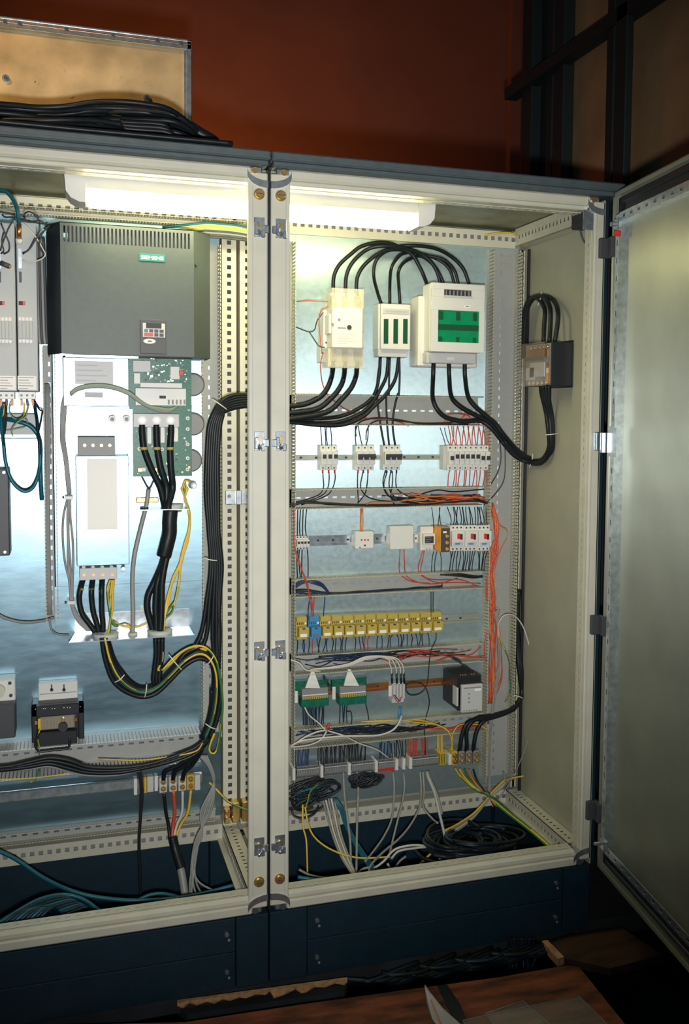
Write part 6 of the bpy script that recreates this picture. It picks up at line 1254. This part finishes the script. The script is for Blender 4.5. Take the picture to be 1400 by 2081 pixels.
for i in range(3): tw('teal wire end poking out of the dark knot', 'tealw', .003, [(45+20*i,620,.43),(80+20*i,590-5*i,.42),(130+20*i,570-5*i,.42),(180+14*i,545,.43)], 'teal wires in the dark knot', K5)

# cable ties
for (a, b, dx, dy, Y, lb) in ((243,1379,9,-7,.335,'on the looping bundle where it swings under the shelf'),(296,1404,-2,12,.335,'at the lowest point of the looping bundle'),(356,1346,12,14,.33,'long one across the looping bundle'),(426,1342,8,-10,.34,'at the top of the looping bundle near the right duct'),(428,1476,10,5,.345,'on the bundle above the brass screw terminals'),(446,822,13,9,.365,'where the tall bundle turns into the seam'),(428,1137,12,2,.35,'halfway down the tall bundle')):
    p = px(a-dx*1.1, b-dy*1.1, Y); q = px(a+dx*1.1, b+dy*1.1, Y); m_ = (p+q)/2+Vector((0,-.012,0))
    tag(B('white').tube([p, (p*.7+q*.3)+Vector((0,-.010,0)), m_, (p*.3+q*.7)+Vector((0,-.010,0)), q], .0017, 6).build('cable_tie'), 'white cable tie '+lb, 'cable tie')
tw('yellow wire lying on the top rear rail at its right end', 'yelw', .003, [(985,478,.50),(1010,474,.49),(1035,473,.49),(1052,480,.50)], None, px)
tw('yellow stub wire sticking out at the lower right corner', 'yelw', .003, [(1028,1586,.47),(1042,1581,.45),(1064,1577,.43)], None, px)
# ================================================================== ON THE ROOF
Z0 = 2.2362
def topl(x):
    P = [(-300,505),(0,520),(250,542),(400,525),(480,510),(650,508),(800,530),(960,580),(1040,625),(1075,690)]
    for (a, b), (c, d) in zip(P, P[1:]):
        if a <= x <= c: return b+(d-b)*(x-a)/(c-a)
    return P[-1][1]
def botl(x): return 640+(x+60)*.085
t = thing('cable_coil', (-.35, .15, Z0), 'thick coil of black cable lying on the roof of the left cabinet', 'cable coil')
n = 30
for i in range(n):
    u = i/(n-1); ph = rng.random()*6; xe = 1075-abs(u-.45)*150-jit(14) if i % 2 else 1015-jit(50)
    if u > .8: xe = 1060-(u-.8)*200
    pts = []
    Yc = .06+.16*abs(math.sin(i*2.3)) + (.0 if u < .6 else -.04)
    for k in range(9):
        x = -70+(xe+70)*k/8; a = topl(x)+8; b = botl(x)+30
        y = a+(b-a)*min(1, max(0, u+.10*math.sin(ph+k*.9)*(1-abs(2*u-1))))
        pts.append(L1(x, y, Yc+.02*math.sin(k+ph)))
    pts[-1].y += .06; pts[-1].z -= .006
    e = pts[-1]; pts.append(Vector((e.x+.004, e.y+.07, e.z-.01))); pts.append(Vector((e.x-.06, e.y+.10, e.z-.01)))
    for q in pts: q.z = max(q.z, Z0+.0075)
    B('cable').tube(pts, .0072, 8, 5).build('cable_turn', t)
for i in range(7):
    pts = [L1(x, y, .06-.02*math.sin(i)) for x, y in [(610+8*i,620+16*i),(700,625+17*i),(780,628+18*i),(840,640+15*i),(870+8*i,680+6*i)]]
    for q in pts: q.z = max(q.z, Z0+.007)
    B('cable').tube(pts, .0068, 8, 5).build('cable_turn', t)
B('cable').tube([Vector((L1(x,y,.12).x, .12, max(L1(x,y,.12).z, Z0+.02))) for x,y in [(960,640),(1020,680),(1080,715),(1108,748)]], .016, 10).build('cable_end', t)
for i in range(3): tag(B('cable').tube([Vector((x, -.012-.0085*i+.002*math.sin(x*9), Z0+.0075)) for x in (-.75,-.6,-.45,-.3,-.18,-.1)], .0062, 8).build('cable'), 'thin straight black cable along the front edge of the left roof', 'cable', 'straight cables on the roof edge')
# galvanised box panel standing on the roof
Yg = .46; zt = px(388,82,Yg).z; xr = px(388,82,Yg).x; zt = 2.655; xr = -.143
t = thing('sheet_metal_box', (-.6, Yg, Z0), 'shallow galvanised box panel standing on the left roof behind the black coil', 'panel')
B('galv_warm_reflect').box(-1.05, xr-.02, Yg+.012, Yg+.016, Z0, zt-.02).build('back_panel', t)
mb = B('zinc'); mb.box(-1.05, xr, Yg-.004, Yg+.03, zt-.006, zt, .002); mb.box(-1.05, xr, Yg-.004, Yg, zt-.028, zt-.006, .001); mb.box(xr-.014, xr, Yg-.004, Yg+.03, Z0, zt, .002); mb.box(xr-.022, xr-.012, Yg+.002, Yg+.012, Z0, zt-.02)
mb.m('copper').box(-1.05, xr-.004, Yg-.0048, Yg-.0038, zt-.0155, zt-.0125); mb.build('edge_flange', t)
for a in (10, 40, 135, 230, 320, 368): c = px(a, 28+(a*.14), Yg-.004); B('darkgrey').cyl((c.x, Yg-.007, zt-.014), (c.x, Yg-.003, zt-.014), .006, 10).build('rivet', t)
for (a, b, s) in ((12,160,1),(298,200,1),(75,168,0),(68,165,0),(128,140,0),(242,155,0),(292,163,0),(351,204,0),(145,195,0)):
    c = px(a, b, Yg+.012); mb = B('zinc' if s else 'galv_warm_reflect'); mb.cyl((c.x, Yg+.004 if s else Yg+.0105, c.z), (c.x, Yg+.013, c.z), .010 if s else .006, 12); 
    if s: mb.m('darkgrey').cyl((c.x, Yg-.002, c.z), (c.x, Yg+.005, c.z), .005, 6)
    mb.build('weld_stud', t)
# ================================================================== STEEL FRAME AT THE RIGHT
Xs = 1.45
def col_at(pa, pb, X_, z0, z1, key, dx=.05, name='post', parent=None):
    ya = at_x(pa, 300, X_).y; yb = at_x(pb, 300, X_).y; return B(key).box(X_, X_+dx, yb, ya, z0, z1, .004).build(name, parent)
t = thing('steel_frame', (Xs, 1.2, -.0), 'tall dark green steel frame with brown panels, right of the cabinets', 'steel frame')
col_at(1058, 1078, Xs, 0, 4.2, 'steel', .05, 'post', t); col_at(1108, 1120, Xs+.02, 0, 4.2, 'steel', .05, 'post', t); col_at(1122, 1142, Xs, 0, 4.2, 'steel', .05, 'post', t)
col_at(1228, 1243, Xs-.02, 0, 4.2, 'steel', .05, 'post', t); col_at(1246, 1268, Xs-.03, 0, 4.2, 'steel', .03, 'post', t)
ya = at_x(1037, 200, Xs).y; za = 3.02
B('steel').hexa([(Xs-.03, -.2, 3.0),(Xs+.03,-.2,3.0),(Xs+.03,ya,3.0),(Xs-.03,ya,3.0),(Xs-.03,-.2,3.05),(Xs+.03,-.2,3.05),(Xs+.03,ya,3.05),(Xs-.03,ya,3.05)]).build('cross_rail', t)
B('steel').box(Xs+.051, Xs+.056, at_x(1108,300,Xs+.05).y, at_x(1078,300,Xs+.05).y, 0, 4.2).build('infill_panel', t)
B('olive').box(Xs+.052, Xs+.056, at_x(1228,300,Xs+.05).y, at_x(1142,300,Xs+.05).y, 0, 4.2).build('infill_panel', t)
B('olive').box(Xs+.052, Xs+.056, -1.2, at_x(1268,300,Xs+.05).y, 0, 4.2).build('infill_panel', t)
tag(B('wall').box(at(1037,300,2.6).x, at(1057,300,2.6).x, 2.6, 2.66, 0, 4.0).build('timber_post'), 'narrow rust brown post visible behind the steel frame', 'post')
# ================================================================== FLOOR OPENING AND BOARDS
B('floor').box(-6, 7, .03, 3.2, -.06, -.001).build('floor_slab')['kind'] = 'structure'
def slab(name, label, cat, pix, key, th=.02, z=0., group=None):
    P = [at_z(a, b, z) for a, b in pix]
    mb = B(key); n = len(P)
    # bring to counter-clockwise
    ar = sum(P[i].x*P[(i+1) % n].y-P[(i+1) % n].x*P[i].y for i in range(n))
    if ar < 0: P = P[::-1]
    mb.prism([p-Vector((0,0,th)) for p in P], (0,0,th)); return tag(mb.build(name), label, cat, group)
slab('floor_board', 'large worn reddish brown floor board in the foreground', 'board', [(-900,2110),(378,2077),(620,2040),(866,2006),(1020,1985),(1150,1962),(1176,1964),(1270,2081),(1420,2300),(-900,2500)], 'wood', .022)
slab('floor_board', 'small brown floor board beside the plinth, under the open door', 'board', [(1102,1913),(1200,1893),(1262,1884),(1345,1940),(1240,1968),(1142,1946)], 'wood_shaded', .022, -.012)
slab('splintered_edge', 'pale splintered strip of wood along the small board by the plinth', 'board edge', [(1101,1912),(1112,1910),(1146,1944),(1134,1949)], 'splinter', .024, -.003)
P = []
xx = [360,372,385,400,420,436,452,468,486,500,520,540,548,556,575,600,612,622,640,660,680,700,706]
lo = [2042,2046,2036,2040,2033,2037,2028,2031,2024,2026,2018,2019,2012,2026,2020,2008,2016,2014,2003,2004,1996,1999,1994]
hi = [2032-(x-360)*.134 for x in xx]
pts = [(a, b) for a, b in zip(xx, lo)]+[(a, b) for a, b in zip(xx[::-1], hi[::-1])]
slab('splintered_edge', 'long ragged pale edge of broken wood under the left plinth seam', 'board edge', pts, 'splinter', .004, -.002)
slab('floor_plank', 'dark plank edge just below the ragged wood edge', 'board', [(360,2046),(706,2000),(700,2014),(520,2040),(380,2062)], 'floor', .02, -.05)
for i in range(24):
    x0 = 700+i*15; 
    pts = [at(x0+jit(10), 1990-(x0-700)*.20+jit(8), -.03), at(x0+30+jit(10), 1962-(x0-700)*.17+jit(14), -.05), at(x0+70+jit(16), 1965-(x0-700)*.18+jit(14), -.06), at(x0+110, 1940-(x0-700)*.15+jit(16), -.03), at(x0+150, 1955-(x0-700)*.15+jit(14), .0)]
    for q in pts: q.z = min(q.z, -.012-.005*(i % 5))
    tag(B('cable' if i % 3 else 'dkteal').tube(pts, .0062, 7, 5).build('cable'), 'black cable lying in the dark floor gap under the right plinth', 'cable', 'black cables in the floor gap')
for i in range(7):
    x = 1036+i*8; tag(B('dkteal' if i % 2 else 'cable').tube([px(x,1905,-.01), px(x+jit(3),1925,-.012), px(x+jit(4),1945,-.02), px(x+jit(5),1968,-.03)], .0045, 7).build('cable'), 'dark cable hanging down into the gap near the small board', 'cable', 'cables hanging into the floor gap')
# clear sheets
slab('acrylic_sheet', 'clear acrylic sheet lying on the floor board, the front one', 'sheet', [(940,2074),(1176,2024),(1262,2110),(1000,2170)], 'clear2', .004, .0105)
slab('acrylic_sheet', 'clear acrylic sheet on the floor board, partly under the other', 'sheet', [(985,2060),(1062,2034),(1150,2110),(1060,2150)], 'clear2', .004, .0050)
mb = B('clear2'); a = [px(862,2006,-.62), px(872,2020,-.63), px(930,2085,-.66), px(885,2092,-.66)]
A3 = [at(863,2006,-.55), at(874,2022,-.56), at(900,2055,-.60), at(945,2095,-.64), at(905,2110,-.64), at(878,2070,-.60), at(868,2040,-.57)]
X['bag'] = mat('clear_bag_film', (.75, .73, .68), .25, trans=.45, ior=1.2)
mb = B('bag'); mb.prism(A3, (.004, .01, 0)); bag = mb.build('plastic_bag'); tag(bag, 'crumpled clear plastic strip with an orange line, standing on the board', 'plastic bag')
B('orangew').tube([at(876,2032,-.575), at(885,2055,-.605), at(896,2082,-.635)], .0018, 6).build('orange_stripe', bag)
slab('bag_shadow', 'dark painted shadow of the plastic strip on the large floor board', 'painted shadow', [(888,2003),(908,2000),(935,2040),(950,2075),(925,2080),(905,2040)], 'black', .0006, .0008)  # the bag's shadow laid on the board as a flat black patch

for o in list(COL.objects):
    if o.name.startswith('acrylic_sheet'):
        vs = [Vector(v.co)+o.location for v in o.data.vertices]; n_ = len(vs)//2
        for i in range(n_):
            B('greyw').tube([vs[n_+i], vs[n_+(i+1) % n_]], .0016, 6).build('sheet_edge', o)
